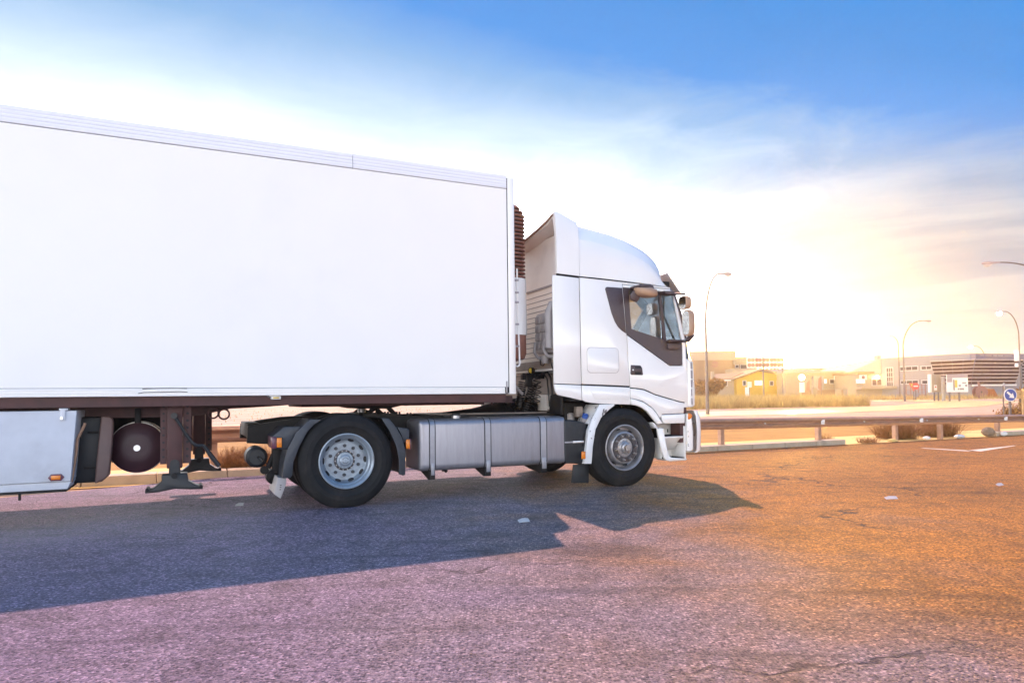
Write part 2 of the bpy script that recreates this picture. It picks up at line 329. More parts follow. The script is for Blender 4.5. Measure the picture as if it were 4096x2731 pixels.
# ------------------------------------------------------------------ mesh helpers
class MB:
    def __init__(s): s.v = []; s.f = []
    def add(s, vs, fs):
        o = len(s.v); s.v += [tuple(p) for p in vs]; s.f += [tuple(i + o for i in f) for f in fs]; return s
    def box(s, x0, x1, y0, y1, z0, z1):
        vs = [(x0,y0,z0),(x1,y0,z0),(x1,y1,z0),(x0,y1,z0),(x0,y0,z1),(x1,y0,z1),(x1,y1,z1),(x0,y1,z1)]
        return s.add(vs, [(0,3,2,1),(4,5,6,7),(0,1,5,4),(1,2,6,5),(2,3,7,6),(3,0,4,7)])
    def prism(s, poly, a, b, axis='y'):
        """polygon (u, w) pushed from a to b along an axis; axis y: (x, z); x: (y, z); z: (x, y)"""
        def P(u, w_, t): return (u, t, w_) if axis == 'y' else ((t, u, w_) if axis == 'x' else (u, w_, t))
        n = len(poly); ar = sum(poly[i][0]*poly[(i+1)%n][1]-poly[(i+1)%n][0]*poly[i][1] for i in range(n))
        if ar < 0: poly = poly[::-1]
        vs = [P(u, w_, a) for u, w_ in poly] + [P(u, w_, b) for u, w_ in poly]
        flip = (axis == 'y') != (b < a)
        c0 = tuple(range(n)); c1 = tuple(range(2*n-1, n-1, -1))
        side = [(i, i+n, (i+1)%n+n, (i+1)%n) for i in range(n)]
        fs = [c0, c1] + side
        if not flip: fs = [f[::-1] for f in fs]
        return s.add(vs, fs)
    def loft(s, rings, closed=True, caps=True):
        n = len(rings[0]); o = len(s.v)
        for r in rings: s.v += [tuple(p) for p in r]
        m = n if closed else n - 1
        for i in range(len(rings)-1):
            for j in range(m):
                s.f.append((o+i*n+j, o+i*n+(j+1)%n, o+(i+1)*n+(j+1)%n, o+(i+1)*n+j))
        if caps and closed:
            s.f.append(tuple(o+j for j in range(n-1, -1, -1))); s.f.append(tuple(o+(len(rings)-1)*n+j for j in range(n)))
        return s
    def tube(s, path, r, n=8, caps=True):
        path = [Vector(p) for p in path]; rings = []
        t0 = (path[1]-path[0]).normalized(); u = t0.orthogonal().normalized()
        for i, p in enumerate(path):
            t = (path[min(i+1, len(path)-1)] - path[max(i-1, 0)]).normalized()
            u = (u - t*u.dot(t)).normalized(); v2 = t.cross(u)
            rr = r[i] if isinstance(r, (list, tuple)) else r
            rings.append([p + (u*math.cos(2*math.pi*k/n) + v2*math.sin(2*math.pi*k/n))*rr for k in range(n)])
        return s.loft(rings, True, caps)
    def cyl(s, p0, p1, r, r1=None, n=16):
        return s.tube([p0, p1], [r, r if r1 is None else r1], n)
    def lathe(s, prof, c, n=48, axis='y', closed=True):
        """prof: (radius, offset along axis); c: centre"""
        o = len(s.v); m = len(prof)
        for k in range(n):
            a = 2*math.pi*k/n; ca, sa = math.cos(a), math.sin(a)
            for r, t in prof:
                if axis == 'y': s.v.append((c[0]+r*ca, c[1]+t, c[2]+r*sa))
                elif axis == 'z': s.v.append((c[0]+r*ca, c[1]+r*sa, c[2]+t))
                else: s.v.append((c[0]+t, c[1]+r*ca, c[2]+r*sa))
        for k in range(n):
            k2 = (k+1) % n
            for j in range(m if closed else m-1):
                j2 = (j+1) % m
                s.f.append((o+k*m+j, o+k*m+j2, o+k2*m+j2, o+k2*m+j))
        return s
    def build(s, name, mat, parent=None, off=(0, 0, 0), bevel=0.0, seg=2, smooth=30, cut=None):
        me = bpy.data.meshes.new(name)
        ox, oy, oz = off
        me.from_pydata([(a-ox, b-oy, c-oz) for a, b, c in s.v], [], s.f)
        me.materials.append(M[mat] if isinstance(mat, str) else mat)
        bm = bmesh.new(); bm.from_mesh(me)
        bmesh.ops.recalc_face_normals(bm, faces=bm.faces)
        if bevel > 0:
            es = [e for e in bm.edges if len(e.link_faces) == 2 and e.calc_face_angle(0) > rad(35)]
            try: bmesh.ops.bevel(bm, geom=es, offset=bevel, segments=seg, profile=0.5, affect='EDGES', clamp_overlap=True)
            except Exception: pass
        bm.to_mesh(me); bm.free()
        if smooth:
            me.polygons.foreach_set('use_smooth', [True]*len(me.polygons)); me.set_sharp_from_angle(angle=rad(smooth))
        o = bpy.data.objects.new(name, me); C.objects.link(o)
        if parent is not None: o.parent = parent
        return o

def tag(o, label=None, cat=None, group=None, kind=None):
    if label: o['label'] = label
    if cat: o['category'] = cat
    if group: o['group'] = group
    if kind: o['kind'] = kind
    return o
def empty(name, loc=(0, 0, 0), rz=0.0):
    o = bpy.data.objects.new(name, None); C.objects.link(o); o.location = loc; o.rotation_euler = (0, 0, rz); o.empty_display_size = 0.3
    return o
def copy_tree(o, parent=None):
    c = o.copy(); C.objects.link(c)
    if parent is not None: c.parent = parent
    for ch in o.children: copy_tree(ch, c)
    return c
def arc(cx, cz, r, a0, a1, n): return [(cx + r*math.cos(rad(a0+(a1-a0)*i/n)), cz + r*math.sin(rad(a0+(a1-a0)*i/n))) for i in range(n+1)]
def lerp(a, b, t): return a + (b-a)*t
def interp(tab, x):
    for (x0, y0), (x1, y1) in zip(tab, tab[1:]):
        if x <= x1: return lerp(y0, y1, max(0, (x-x0)/(x1-x0)))
    return tab[-1][1]
def rrect(x0, x1, z0, z1, r, n=4):
    return arc(x1-r, z1-r, r, 0, 90, n) + arc(x0+r, z1-r, r, 90, 180, n) + arc(x0+r, z0+r, r, 180, 270, n) + arc(x1-r, z0+r, r, 270, 360, n)
def zt(y): return min(1.1, max(0.0, (y-40)*0.012))

# ------------------------------------------------------------------ ground
def sheet(name, poly, z, mat, kind='structure'):
    m = MB(); m.add([(x, y, z) for x, y in poly], [tuple(range(len(poly)))])
    o = m.build(name, mat, smooth=0); o['kind'] = kind
    return o
# terrain: one sheet out to the horizon, level, then rising gently to the industrial estate
m = MB(); ys = [-120, -60, 0, 20, 40] + [40+i*6 for i in range(1, 16)] + [131.7, 200, 320, 480]; xs = [-420, -240, -120, -60, -30, 0, 30, 60, 90, 120, 200, 300, 420]
rings = [[(x, y, zt(y)-0.05) for x in xs] for y in ys]
m.loft(rings, False, False); ground = m.build('ground', 'sand'); ground['kind'] = 'structure'
edge = [(-45, -8.2), (-20, 3.6), (-6.614, 8.842), (-4.617, 10.988), (-0.719, 12.964), (4.113, 15.467), (7.477, 16.401), (10.76, 17.871), (14.845, 19.874), (32, 27.0), (60, 39.0)]
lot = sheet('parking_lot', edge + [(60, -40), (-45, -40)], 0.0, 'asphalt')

# local frame along the crash barrier
RP = (-4.62, 11.09); RA = math.atan2(19.97-11.09, 14.84+4.62)
def rail_xy(s_, n_=0.0): return (RP[0] + s_*math.cos(RA) - n_*math.sin(RA), RP[1] + s_*math.sin(RA) + n_*math.cos(RA))
def strip(name, a, b, n0, n1, z0, z1, mat, step=None):
    m = MB(); k = step or 1
    r = []
    for i in range(k+1):
        s_ = lerp(a, b, i/k); r.append([(*rail_xy(s_, n0), z0), (*rail_xy(s_, n1), z1)])
    m.loft(r, False, False); o = m.build(name, mat, smooth=0); o['kind'] = 'structure'; return o
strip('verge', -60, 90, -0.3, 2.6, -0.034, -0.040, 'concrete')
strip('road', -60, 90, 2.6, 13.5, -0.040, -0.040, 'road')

# hairpin lane round the traffic island, light trails painted in as its pale yellow
lane_c = [(8.902, 44.254, 0.051), (12.446, 46.608, 0.079), (16.589, 47.736, 0.093), (20.899, 49.678, 0.116), (25.84, 52.321, 0.148), (31.374, 55.325, 0.184), (36.827, 59.206, 0.23), (42.95, 65.938, 0.311)]
far_c = [(49.174, 76.119, 0.433), (49.796, 81.46, 0.498), (47.34, 83.434, 0.521), (44.027, 84.102, 0.529)]
cl = [Vector((*p[:2], 0)) for p in lane_c]
turn = []
p0, p1 = cl[-1], Vector((far_c[0][0], far_c[0][1], 0)); d0 = (cl[-1]-cl[-2]).normalized(); d1 = Vector((far_c[1][0]-far_c[0][0], far_c[1][1]-far_c[0][1], 0)).normalized()
for i in range(1, 10):
    t = i/10; turn.append(p0*(1-t)**3 + (p0+d0*9)*3*t*(1-t)**2 + (p1-d1*9)*3*t*t*(1-t) + p1*t**3)
cl = cl + turn + [Vector((*p[:2], 0)) for p in far_c]
m = MB(); r = []
for i, p in enumerate(cl):
    t = (cl[min(i+1, len(cl)-1)] - cl[max(i-1, 0)]).normalized(); n = Vector((-t.y, t.x, 0)); wd = 3.4
    a, b_ = p+n*wd, p-n*wd
    r.append([(a.x, a.y, zt(a.y)-0.034), (b_.x, b_.y, zt(b_.y)-0.034)])
m.loft(r, False, False); o = m.build('light_trail_lane', 'lane', smooth=0); o['kind'] = 'structure'

# painted arrow-shaped corner marking on the lot
pm = MB()
def stripe(a, b, wa, wb):
    a = Vector((*a, 0)); b = Vector((*b, 0)); t = (b-a).normalized(); n = Vector((-t.y, t.x, 0))
    pm.add([(*(a+n*wa)[:2], 0.004), (*(a-n*wa)[:2], 0.004), (*(b-n*wb)[:2], 0.004), (*(b+n*wb)[:2], 0.004)], [(0, 1, 2, 3)])
V0, V1, V2 = (9.108, 15.228), (9.583, 14.284), (11.474, 15.649)
stripe(V0, V1, 0.07, 0.15); 
stripe(V1, V2, 0.15, 0.03)
o = pm.build('painted_marking', 'paint', smooth=0); o['kind'] = 'structure'

# kerb along the lot edge, with drain gaps
kerb = empty('kerb', (*rail_xy(0), 0)); kerb['kind'] = 'structure'
gaps = [(14.4, 15.9), (16.35, 17.65), (18.1, 20.2)]
def kerb_piece(a, b):
    m = MB(); r = []
    for s_ in (a, b):
        x0, y0 = rail_xy(s_, -0.13); x1, y1 = rail_xy(s_, 0.15)
        r.append([(x0, y0, -0.1), (x1, y1, -0.1), (x1, y1, 0.12), (x0, y0, 0.11)])
    m.loft(r); return m.build('kerb_stone', 'kerb', kerb, off=tuple(kerb.location), bevel=0.012, smooth=0)
s_ = -16.0
while s_ < 36:
    n_ = s_ + 0.985
    if not any(a < (s_+n_)/2 < b for a, b in gaps): kerb_piece(s_, n_)
    s_ += 1.0

# ------------------------------------------------------------------ truck tractor (local x forward, y to its left, origin by the right rear wheel)
TH = math.atan2(1568, 3336)
TO = Vector((-1.844, 7.65, 0))
tractor = empty('truck_tractor', TO, TH)
tag(tractor, 'white truck tractor with tall sleeper cab standing in front of its trailer', 'truck')
def tp(name, mb, mat, parent=None, **kw): return mb.build(name, mat, parent or tractor, **kw)
def plate(poly, y=0.05, th=0.03): return MB().prism(poly, y, y+th)

# --- wheels
def tyre_mb(r, w_, ri):
    """profile closed; outer face at y=0, inner at y=w"""
    s = r - ri
    prof = [(ri-0.012, 0.035), (ri+0.010, 0.012), (ri+0.03, 0.010), (ri+0.032, 0.006), (ri+0.040, 0.006), (ri+0.042, 0.003),
            (ri+s*0.38, -0.006), (ri+s*0.40, -0.010), (ri+s*0.62, -0.008), (ri+s*0.64, -0.003), (ri+s*0.78, 0.006), (r-0.030, 0.018), (r-0.012, 0.028), (r-0.002, 0.044)]
    g = 4
    for i in range(1, g+1):
        t = lerp(0.044, w_-0.044, i/(g+1)); prof += [(r, t-0.008), (r-0.012, t-0.005), (r-0.012, t+0.005), (r, t+0.008)]
    prof += [(r-0.002, w_-0.044), (r-0.03, w_-0.018), (ri+s*0.62, w_+0.008), (ri+0.03, w_-0.01), (ri-0.012, w_-0.035)]
    m_ = MB().lathe(prof, (0, 0, 0), 72)
    m_.v = [(x, (y-0.006 if z < -r+0.06 and y < w_/2 else y), max(z, -r+0.014)) for x, y, z in m_.v]   # flattened where it stands
    return m_
def oval(cx, cz, rx, rz, ang, y, depth=0.004, n=14):
    pts = []
    for i in range(n):
        a = 2*math.pi*i/n; u, v = rx*math.cos(a), rz*math.sin(a)
        pts.append((cx + u*math.cos(ang) - v*math.sin(ang), cz + u*math.sin(ang) + v*math.cos(ang)))
    return pts
def hexnut(r, d, y):
    return MB().cyl((0, y, 0), (0, y-d*0.35, 0), r*1.25, n=16).cyl((0, y-d*0.35, 0), (0, y-d, 0), r, n=6).cyl((0, y-d, 0), (0, y-d*1.45, 0), r*0.55, n=10)
def ring_parts(mesh_obj, wheel, r, n, a0, y=0.0):
    for i in range(n):
        o = mesh_obj if i == 0 else mesh_obj.copy()
        if i: C.objects.link(o)
        a = rad(a0) + 2*math.pi*i/n; o.parent = wheel; o.location = (r*math.cos(a), y, r*math.sin(a)); o.rotation_euler = (0, -a, 0)

def rear_wheel(parent, loc):
    ri = 0.298
    # deep dished rim: lip, barrel, cone with hand holes, hub plate
    prof = [(ri+0.014, 0.004), (ri+0.012, -0.004), (ri+0.002, -0.006), (ri-0.012, 0.006), (ri-0.022, 0.020), (ri-0.026, 0.050), (ri-0.040, 0.060), (ri-0.050, 0.125),
            (0.222, 0.150), (0.206, 0.152), (0.203, 0.143), (0.0, 0.143), (0.0, 0.160), (0.2, 0.172), (ri-0.03, 0.18), (ri+0.01, 0.16)]
    wh = tp('wheel', MB().lathe(prof, (0, 0, 0), 72, closed=False), 'rim_silver', parent); wh.location = loc
    tp('tyre', tyre_mb(0.535, 0.30, ri), 'rubber', wh)
    m = MB().lathe([(0.118, 0.144), (0.116, 0.122), (0.098, 0.118), (0.096, 0.144)], (0, 0, 0), 40)
    tp('hub_ring', m, 'hub_dark', wh)
    m = MB().lathe([(0.094, 0.144), (0.092, 0.105), (0.066, 0.100), (0.064, 0.082), (0.050, 0.072), (0.0, 0.068)], (0, 0, 0), 40, closed=False)
    hub = tp('hub', m, 'rim_silver', wh)
    em = MB()   # the emblem on the cap: two arcs and a dot
    for a0, a1 in ((20, 160), (200, 340)):
        for rr in (0.030, 0.036):
            em.tube([(rr*math.cos(rad(lerp(a0, a1, i/10))), 0.068+rr*0.06, rr*math.sin(rad(lerp(a0, a1, i/10)))) for i in range(11)], 0.0016, 5)
    em.cyl((0, 0.072, 0), (0, 0.064, 0), 0.004, n=8)
    tp('hub_emblem', em, 'nut_dark', wh)
    ring_parts(tp('wheel_nut', hexnut(0.0155, 0.034, 0), 'nut_dark', wh), wh, 0.166, 10, 17, 0.143)
    ring_parts(tp('hub_bolt', MB().cyl((0, 0, 0), (0, -0.006, 0), 0.0095, n=10), 'rim_silver', wh), wh, 0.080, 12, 10, 0.104)
    ring_parts(tp('spline_bolt', MB().cyl((0, 0, 0), (0, -0.010, 0), 0.0085, n=6), 'nut', wh), wh, 0.107, 14, 3, 0.121)
    hh = MB().loft([[(p[0]-0.222, 0.1345 - (p[0]-0.235)*0.95, p[1]) for p in oval(0.235, 0, 0.017, 0.036, 0, 0)], [(p[0]-0.222, 0.139 - (p[0]-0.235)*0.95, p[1]) for p in oval(0.235, 0, 0.017, 0.036, 0, 0)]])
    ring_parts(tp('hand_hole', hh, 'gap', wh), wh, 0.222, 10, 0, 0.0)
    return wh

def front_wheel(parent, loc):
    ri = 0.298
    prof = [(ri+0.014, 0.004), (ri+0.012, -0.004), (ri+0.002, -0.006), (ri-0.010, 0.006), (ri-0.018, 0.035), (ri-0.028, 0.105), (ri-0.052, 0.112), (0.236, 0.085), (0.222, 0.025), (0.212, 0.008), (0.200, 0.002), (0.0, 0.002)]
    wh = tp('wheel', MB().lathe(prof, (0, 0, 0), 72, closed=False), 'rim_grey', parent); wh.location = loc
    tp('tyre', tyre_mb(0.535, 0.32, ri), 'rubber', wh)
    tp('hub_plate', MB().lathe([(0.196, 0.003), (0.194, -0.012), (0.128, -0.014), (0.122, 0.02), (0.12, 0.05), (0.0, 0.05)], (0, 0, 0), 48, closed=False), 'hub_dark', wh)
    m = MB().lathe([(0.120, 0.05), (0.112, 0.012), (0.086, -0.004), (0.070, -0.010), (0.068, -0.038), (0.050, -0.048), (0.0, -0.048)], (0, 0, 0), 40, closed=False)
    tp('hub', m, 'rim_grey', wh)
    tp('hub_cap', MB().cyl((0, -0.046, 0), (0, -0.074, 0), 0.047, 0.043, n=6).cyl((0, -0.074, 0), (0, -0.080, 0), 0.012, n=10), 'nut', wh)
    ring_parts(tp('wheel_nut', hexnut(0.0145, 0.034, 0), 'nut', wh), wh, 0.166, 10, 5, -0.012)
    ring_parts(tp('hub_bolt', MB().cyl((0, 0, 0), (0, -0.014, 0), 0.010, n=6), 'nut', wh), wh, 0.094, 12, 10, 0.004)
    hh = MB().loft([[(p[0]-0.22, 0.070 + (0.246-p[0])*1.5, p[1]) for p in oval(0.240, 0, 0.018, 0.036, 0, 0)], [(p[0]-0.22, 0.078 + (0.246-p[0])*1.5, p[1]) for p in oval(0.240, 0, 0.018, 0.036, 0, 0)]])
    ring_parts(tp('hand_hole', hh, 'gap', wh), wh, 0.22, 8, 12, 0.0)
    return wh
RW = rear_wheel(tractor, (0.0, 0.05, 0.521))
FW = front_wheel(tractor, (3.74, 0.05, 0.521))
def far_wheel(src, loc, flip):
    c = copy_tree(src, tractor); c.location = loc
    if flip: c.rotation_euler = (0, 0, math.pi)
    return c
inner = tp('wheel', MB().lathe([(0.312, 0.004), (0.29, 0.0), (0.27, 0.1), (0.2, 0.12), (0.0, 0.12)], (0, 0, 0), 48, closed=False), 'rim_grey'); inner.location = (0, 0.385, 0.521)
t_ = tp('tyre', tyre_mb(0.535, 0.30, 0.298), 'rubber', inner)
i2 = copy_tree(inner, tractor); i2.location = (0, 1.95, 0.521)
far_wheel(RW, (0.0, 2.55, 0.521), True)
far_wheel(FW, (3.74, 2.55, 0.521), True)

# --- chassis
tailz = [(-1.004, 0.915), (-0.762, 0.96), (-0.499, 0.994), (-0.357, 1.0), (0.905, 0.982), (0.905, 0.913), (0.903, 0.662), (-0.751, 0.707), (-1.009, 0.728)]
for y in (0.62, 1.85):
    rail_poly = [(x, z) for x, z in tailz[:4]] + [(4.7, 1.0), (4.7, 0.74), (0.9, 0.70)] + tailz[7:]
    tp('chassis_rail', MB().prism(rail_poly, y, y+0.09), 'black', bevel=0.004, smooth=0)
tp('rear_crossmember', MB().box(-1.0, -0.86, 0.71, 1.85, 0.78, 0.95), 'black', bevel=0.01)
tp('axle', MB().tube([(0, 0.7, 0.535), (0, 1.1, 0.535), (0, 1.3, 0.56), (0, 1.5, 0.535), (0, 1.9, 0.535)], [0.09, 0.11, 0.20, 0.11, 0.09], 14), 'black')
tp('axle', MB().tube([(3.74, 0.36, 0.5), (3.74, 0.8, 0.42), (3.74, 1.8, 0.42), (3.74, 2.2, 0.5)], 0.07, 10), 'black')
tp('engine_block', MB().box(2.95, 4.75, 0.72, 1.9, 0.62, 1.18).box(3.0, 3.5, 0.4, 0.72, 0.8, 1.15), 'black', bevel=0.03)
tp('gearbox', MB().tube([(1.4, 1.3, 0.85), (2.0, 1.3, 0.85), (2.6, 1.3, 0.9), (2.97, 1.3, 0.9)], [0.16, 0.22, 0.3, 0.33], 14), 'black')
ac = (-0.913, 0.573)
tp('air_cylinder', MB().tube([(ac[0], 0.50, ac[1]), (ac[0], 0.52, ac[1]), (ac[0], 0.80, ac[1]), (ac[0], 0.82, ac[1])], [0.085, 0.118, 0.118, 0.085], 24).tube([(ac[0]+0.01, 0.505, ac[1]), (ac[0]+0.03, 0.48, ac[1]-0.01), (ac[0]+0.06, 0.47, ac[1]-0.04)], 0.016, 8), 'darkplastic')
s1 = (-0.853, 0.424); s2 = (-0.733, 0.347)
tp('brake_chamber', MB().tube([(s2[0], 0.42, s2[1]-0.02), (s2[0], 0.46, s2[1]), (s2[0], 0.62, s2[1])], [0.05, 0.085, 0.085], 18).cyl((s1[0]+0.02, 0.48, s1[1]), (s1[0]+0.02, 0.56, s1[1]), 0.045, n=14).cyl((s1[0]+0.06, 0.52, s1[1]+0.02), (s2[0], 0.52, s2[1]+0.25), 0.03, n=10), 'black')
tp('brake_line', MB().tube([(x, 0.5, z) for x, z in [(-0.832, 0.53), (-0.811, 0.493), (-0.773, 0.482), (-0.725, 0.502)]], 0.007, 6), 'hose')
tp('suspension_arm', MB().box(s2[0]-0.02, s2[0]+0.10, 0.44, 0.56, s2[1], 0.86), 'black', bevel=0.01)
# fifth wheel
fp = [(0.132, 1.139), (0.188, 1.176), (0.491, 1.208), (0.926, 1.206), (0.925, 1.157), (0.852, 1.125), (0.686, 1.089), (0.349, 1.095)]
fw5 = tp('fifth_wheel', MB().prism(fp, 0.85, 1.75), 'black', bevel=0.008)
st = MB()
b0 = (0.362, 0.999); b1 = (0.523, 1.098); b2 = (0.834, 0.989); b3 = (0.702, 1.102)
for y in (0.9, 1.6):
    st.tube([(b0[0], y, b0[1]-0.02), (b1[0], y, b1[1])], 0.03, 8).tube([(b2[0], y, b2[1]-0.02), (b3[0], y, b3[1])], 0.03, 8).tube([(b1[0]+0.02, y, b1[1]-0.03), (lerp(b1[0], b2[0], 0.6), y, b2[1]-0.01)], 0.025, 8)
tp('strut', st, 'black', fw5)
mp = [(0.292, 0.99), (0.339, 1.026), (0.434, 1.043), (0.53, 1.023), (0.594, 1.034), (0.724, 1.032), (0.823, 1.01), (0.889, 0.977)]
tp('mounting_plate', MB().prism(mp, 0.7, 1.85), 'black', fw5)
bp = MB()
for px_ in [(0.646, 1.008), (0.685, 1.008), (0.799, 1.005), (0.835, 1.004), (0.941, 0.989), (0.984, 0.989)]:
    bp.cyl((px_[0], 0.85, px_[1]-0.05), (px_[0], 0.85, px_[1]+0.045), 0.014, n=8)
tp('mounting_bolt', bp, 'black', fw5)
hd = [(0.857, 1.148), (0.897, 1.161), (0.957, 1.157), (0.963, 1.137), (0.916, 1.131), (0.857, 1.135)]
tp('release_handle', MB().tube([(x, 0.82, z) for x, z in hd], 0.008, 6), 'black', fw5)

# --- rear mudguards, lamps, flap
ga = [(-0.404, 0.999), (-0.281, 0.991), (-0.362, 0.938), (-0.434, 0.861), (-0.516, 0.708), (-0.578, 0.546), (-0.591, 0.398), (-0.615, 0.37), (-0.692, 0.374), (-0.679, 0.532), (-0.643, 0.676), (-0.555, 0.853), (-0.494, 0.914)]
tp('mudguard', MB().prism(ga, 0.03, 0.055).loft([[(x, 0.055, z) for x, z in ga[8:]+ga[:1]], [(x, 0.66, z) for x, z in ga[8:]+ga[:1]]], False, False), 'guard', bevel=0.004)
gb = [(0.391, 0.993), (0.479, 0.988), (0.576, 0.867), (0.643, 0.732), (0.675, 0.597), (0.668, 0.332), (0.641, 0.324), (0.593, 0.342), (0.597, 0.511), (0.563, 0.669), (0.484, 0.847)]
tp('mudguard', MB().prism(gb, 0.03, 0.055).loft([[(x, 0.055, z) for x, z in gb[:6]], [(x, 0.66, z) for x, z in gb[:6]]], False, False), 'guard', bevel=0.004)
gl_ = [(-0.797, 0.82), (-0.671, 0.921), (-0.49, 0.919), (-0.551, 0.852), (-0.64, 0.676), (-0.699, 0.681), (-0.791, 0.696)]
tp('lamp_carrier', MB().prism(gl_, 0.062, 0.6), 'guard', bevel=0.01)
gl2 = [(0.584, 0.886), (0.719, 0.862), (0.731, 0.838), (0.727, 0.704), (0.655, 0.707), (0.634, 0.789)]
tp('lamp_bracket', MB().prism(gl2, 0.062, 0.12), 'guard', bevel=0.008)
def sbox(a, b_, y0, y1, name, mat, parent=None, bevel=0.004):
    return tp(name, MB().box(min(a[0], b_[0]), max(a[0], b_[0]), y0, y1, min(a[1], b_[1]), max(a[1], b_[1])), mat, parent, bevel=bevel)
tl = sbox((-0.803, 0.818), (-0.747, 0.692), 0.03, 0.42, 'tail_lamp', 'redlens', bevel=0.012)
sbox((-0.752, 0.806), (-0.701, 0.705), 0.018, 0.10, 'side_lens', 'amber', tl)
sbox((-0.756, 0.811), (-0.69, 0.696), 0.026, 0.09, 'lens_surround', 'gap', tl)
def marker(a, b_, y, parent):
    o = sbox(a, b_, y-0.02, y, 'marker_lamp', 'amber', parent, bevel=0.008)
    x = (a[0]+b_[0])/2; h = abs(a[1]-b_[1])
    for zz in (max(a[1], b_[1])-h*0.09, min(a[1], b_[1])+h*0.09):
        tp('screw', MB().cyl((x, y-0.018, zz), (x, y-0.023, zz), 0.005, n=8), 'gap', o)
marker((0.685, 0.738), (0.732, 0.628), 0.06, tractor)
sbox((0.724, 0.741), (0.754, 0.617), 0.07, 0.10, 'marker_base', 'redlens')
mf = [(-0.735, 0.379), (-0.647, 0.363), (-0.655, 0.291), (-0.709, 0.152), (-0.773, 0.202)]
mfl = tp('mud_flap', MB().prism(mf, 0.055, 0.60), 'duct', bevel=0.004)
mt = MB()
fx = [(-0.708, 0.296), (-0.71, 0.274), (-0.713, 0.25)]
for i, (x, z) in enumerate(fx): mt.box(x-0.008, x+0.008, 0.050, 0.056, z-0.004, z+0.004)
tp('moulded_mark', mt, 'gap', mfl)

# --- fuel tank
tx0 = (0.863, 0.972); tx1 = (2.848, 0.927); tz0 = 0.345; tz1 = 0.965
tk = rrect(0, 0.62, tz0, tz1, 0.085, 6)
def tank_ring(x, ins): return [(x, 0.10 + max(ins, min(0.62-ins, u)), max(tz0+ins, min(tz1-ins, z))) for u, z in tk]
m = MB().loft([tank_ring(tx0[0], 0.05), tank_ring(tx0[0]+0.012, 0.02), tank_ring(tx0[0]+0.045, 0.0), tank_ring(tx1[0]-0.035, 0.0), tank_ring(tx1[0]-0.008, 0.014), tank_ring(tx1[0], 0.045)])
tank = tp('fuel_tank', m, 'tank', smooth=40)
for pxa, pxb in ([(0.993, 0.895), (1.052, 0.893)], [(1.708, 0.876), (1.778, 0.874)], [(2.481, 0.855), (2.561, 0.853)]):
    xa, xb = pxa[0], pxb[0]
    def sring(x, g): 
        return [(x, 0.10 + u*(0.62+2*g)/0.62 - g, (z-0.655)*(0.62+2*g)/0.62+0.655) for u, z in tk]
    m = MB().loft([sring(xa, 0.001), sring(xa, 0.006), sring(xb, 0.006), sring(xb, 0.001)], True, False)
    strap = tp('tank_strap', m, 'strap', tank, smooth=40)
    m = MB().loft([sring(xa-0.011, 0.001), sring(xa-0.011, 0.004), sring(xa-0.001, 0.004), sring(xa-0.001, 0.001)], True, False)
    m.loft([sring(xb+0.001, 0.001), sring(xb+0.001, 0.004), sring(xb+0.011, 0.004), sring(xb+0.011, 0.001)], True, False)
    tp('strap_rubber', m, 'gap', tank, smooth=40)
    tp('strap_buckle', MB().box(xa+0.008, xb-0.008, 0.08, 0.094, 0.30, 0.44), 'strap', tank, bevel=0.004)
    m = MB().prism([(0.10, 0.36), (0.10, 0.25), (0.16, 0.24), (0.62, 0.36)], xa-0.004, xb+0.004, 'x')
    tp('tank_bracket', m, 'black', tank, bevel=0.003)
cx = (1.386, 0.966)
cap_ = tp('tank_cap', MB().cyl((cx[0], 0.26, tz1-0.004), (cx[0], 0.26, tz1+0.035), 0.062, 0.058, n=20), 'nut', tank, smooth=40)
tp('cap_top', MB().cyl((cx[0], 0.26, tz1+0.033), (cx[0], 0.26, tz1+0.060), 0.052, n=16).box(cx[0]-0.13, cx[0]+0.16, 0.30, 0.36, tz1+0.02, tz1+0.045), 'gap', tank, bevel=0.004)
dv = (1.262, 0.347)
tp('drain_valve', MB().cyl((dv[0], 0.3, 0.35), (dv[0], 0.3, 0.30), 0.014, n=8).cyl((dv[0]-0.05, 0.3, 0.325), (dv[0]+0.02, 0.3, 0.32), 0.01, n=8), 'black', tank)
# tank behind on the far side, battery box
tp('battery_box', MB().box(0.75, 2.6, 2.0, 2.5, 0.36, 0.94), 'darkplastic', bevel=0.03)

# --- urea tank
ap = [(2.832, 0.911), (2.953, 0.912), (3.132, 0.878), (3.174, 0.833), (3.159, 0.645), (3.134, 0.355), (3.107, 0.334), (2.842, 0.347), (2.83, 0.52)]
ad_ = tp('urea_tank', MB().prism(ap, 0.10, 0.60), 'darkplastic', bevel=0.02, seg=3)
bc = (3.185, 0.945)
tp('tank_neck', MB().cyl((bc[0], 0.20, bc[1]-0.06), (bc[0]+0.002, 0.17, bc[1]-0.005), 0.036, n=16), 'duct', ad_)
tp('tank_cap', MB().cyl((bc[0]+0.002, 0.172, bc[1]-0.008), (bc[0]+0.004, 0.15, bc[1]+0.034), 0.042, 0.038, n=16).box(bc[0]-0.03, bc[0]+0.035, 0.146, 0.158, bc[1]+0.03, bc[1]+0.042), 'blue', ad_)
la = (2.953, 0.636); lb = (3.117, 0.607)
tp('strap_latch', MB().box(la[0], lb[0], 0.084, 0.0985, lb[1], la[1]).box(lb[0]-0.06, lb[0]-0.012, 0.079, 0.0838, lb[1]+0.004, la[1]-0.004), 'silver', ad_, bevel=0.002)
tp('strap_band', MB().box((2.832, 0.631)[0], la[0]-0.001, 0.092, 0.0985, lb[1]+0.005, la[1]-0.005), 'strap', ad_)
dr = (3.106, 0.962)
tp('oil_filter', MB().tube([(dr[0], 0.45, 0.9), (dr[0], 0.45, dr[1]+0.02), (dr[0], 0.45, dr[1]+0.035)], [0.075, 0.075, 0.06], 18), 'duct')
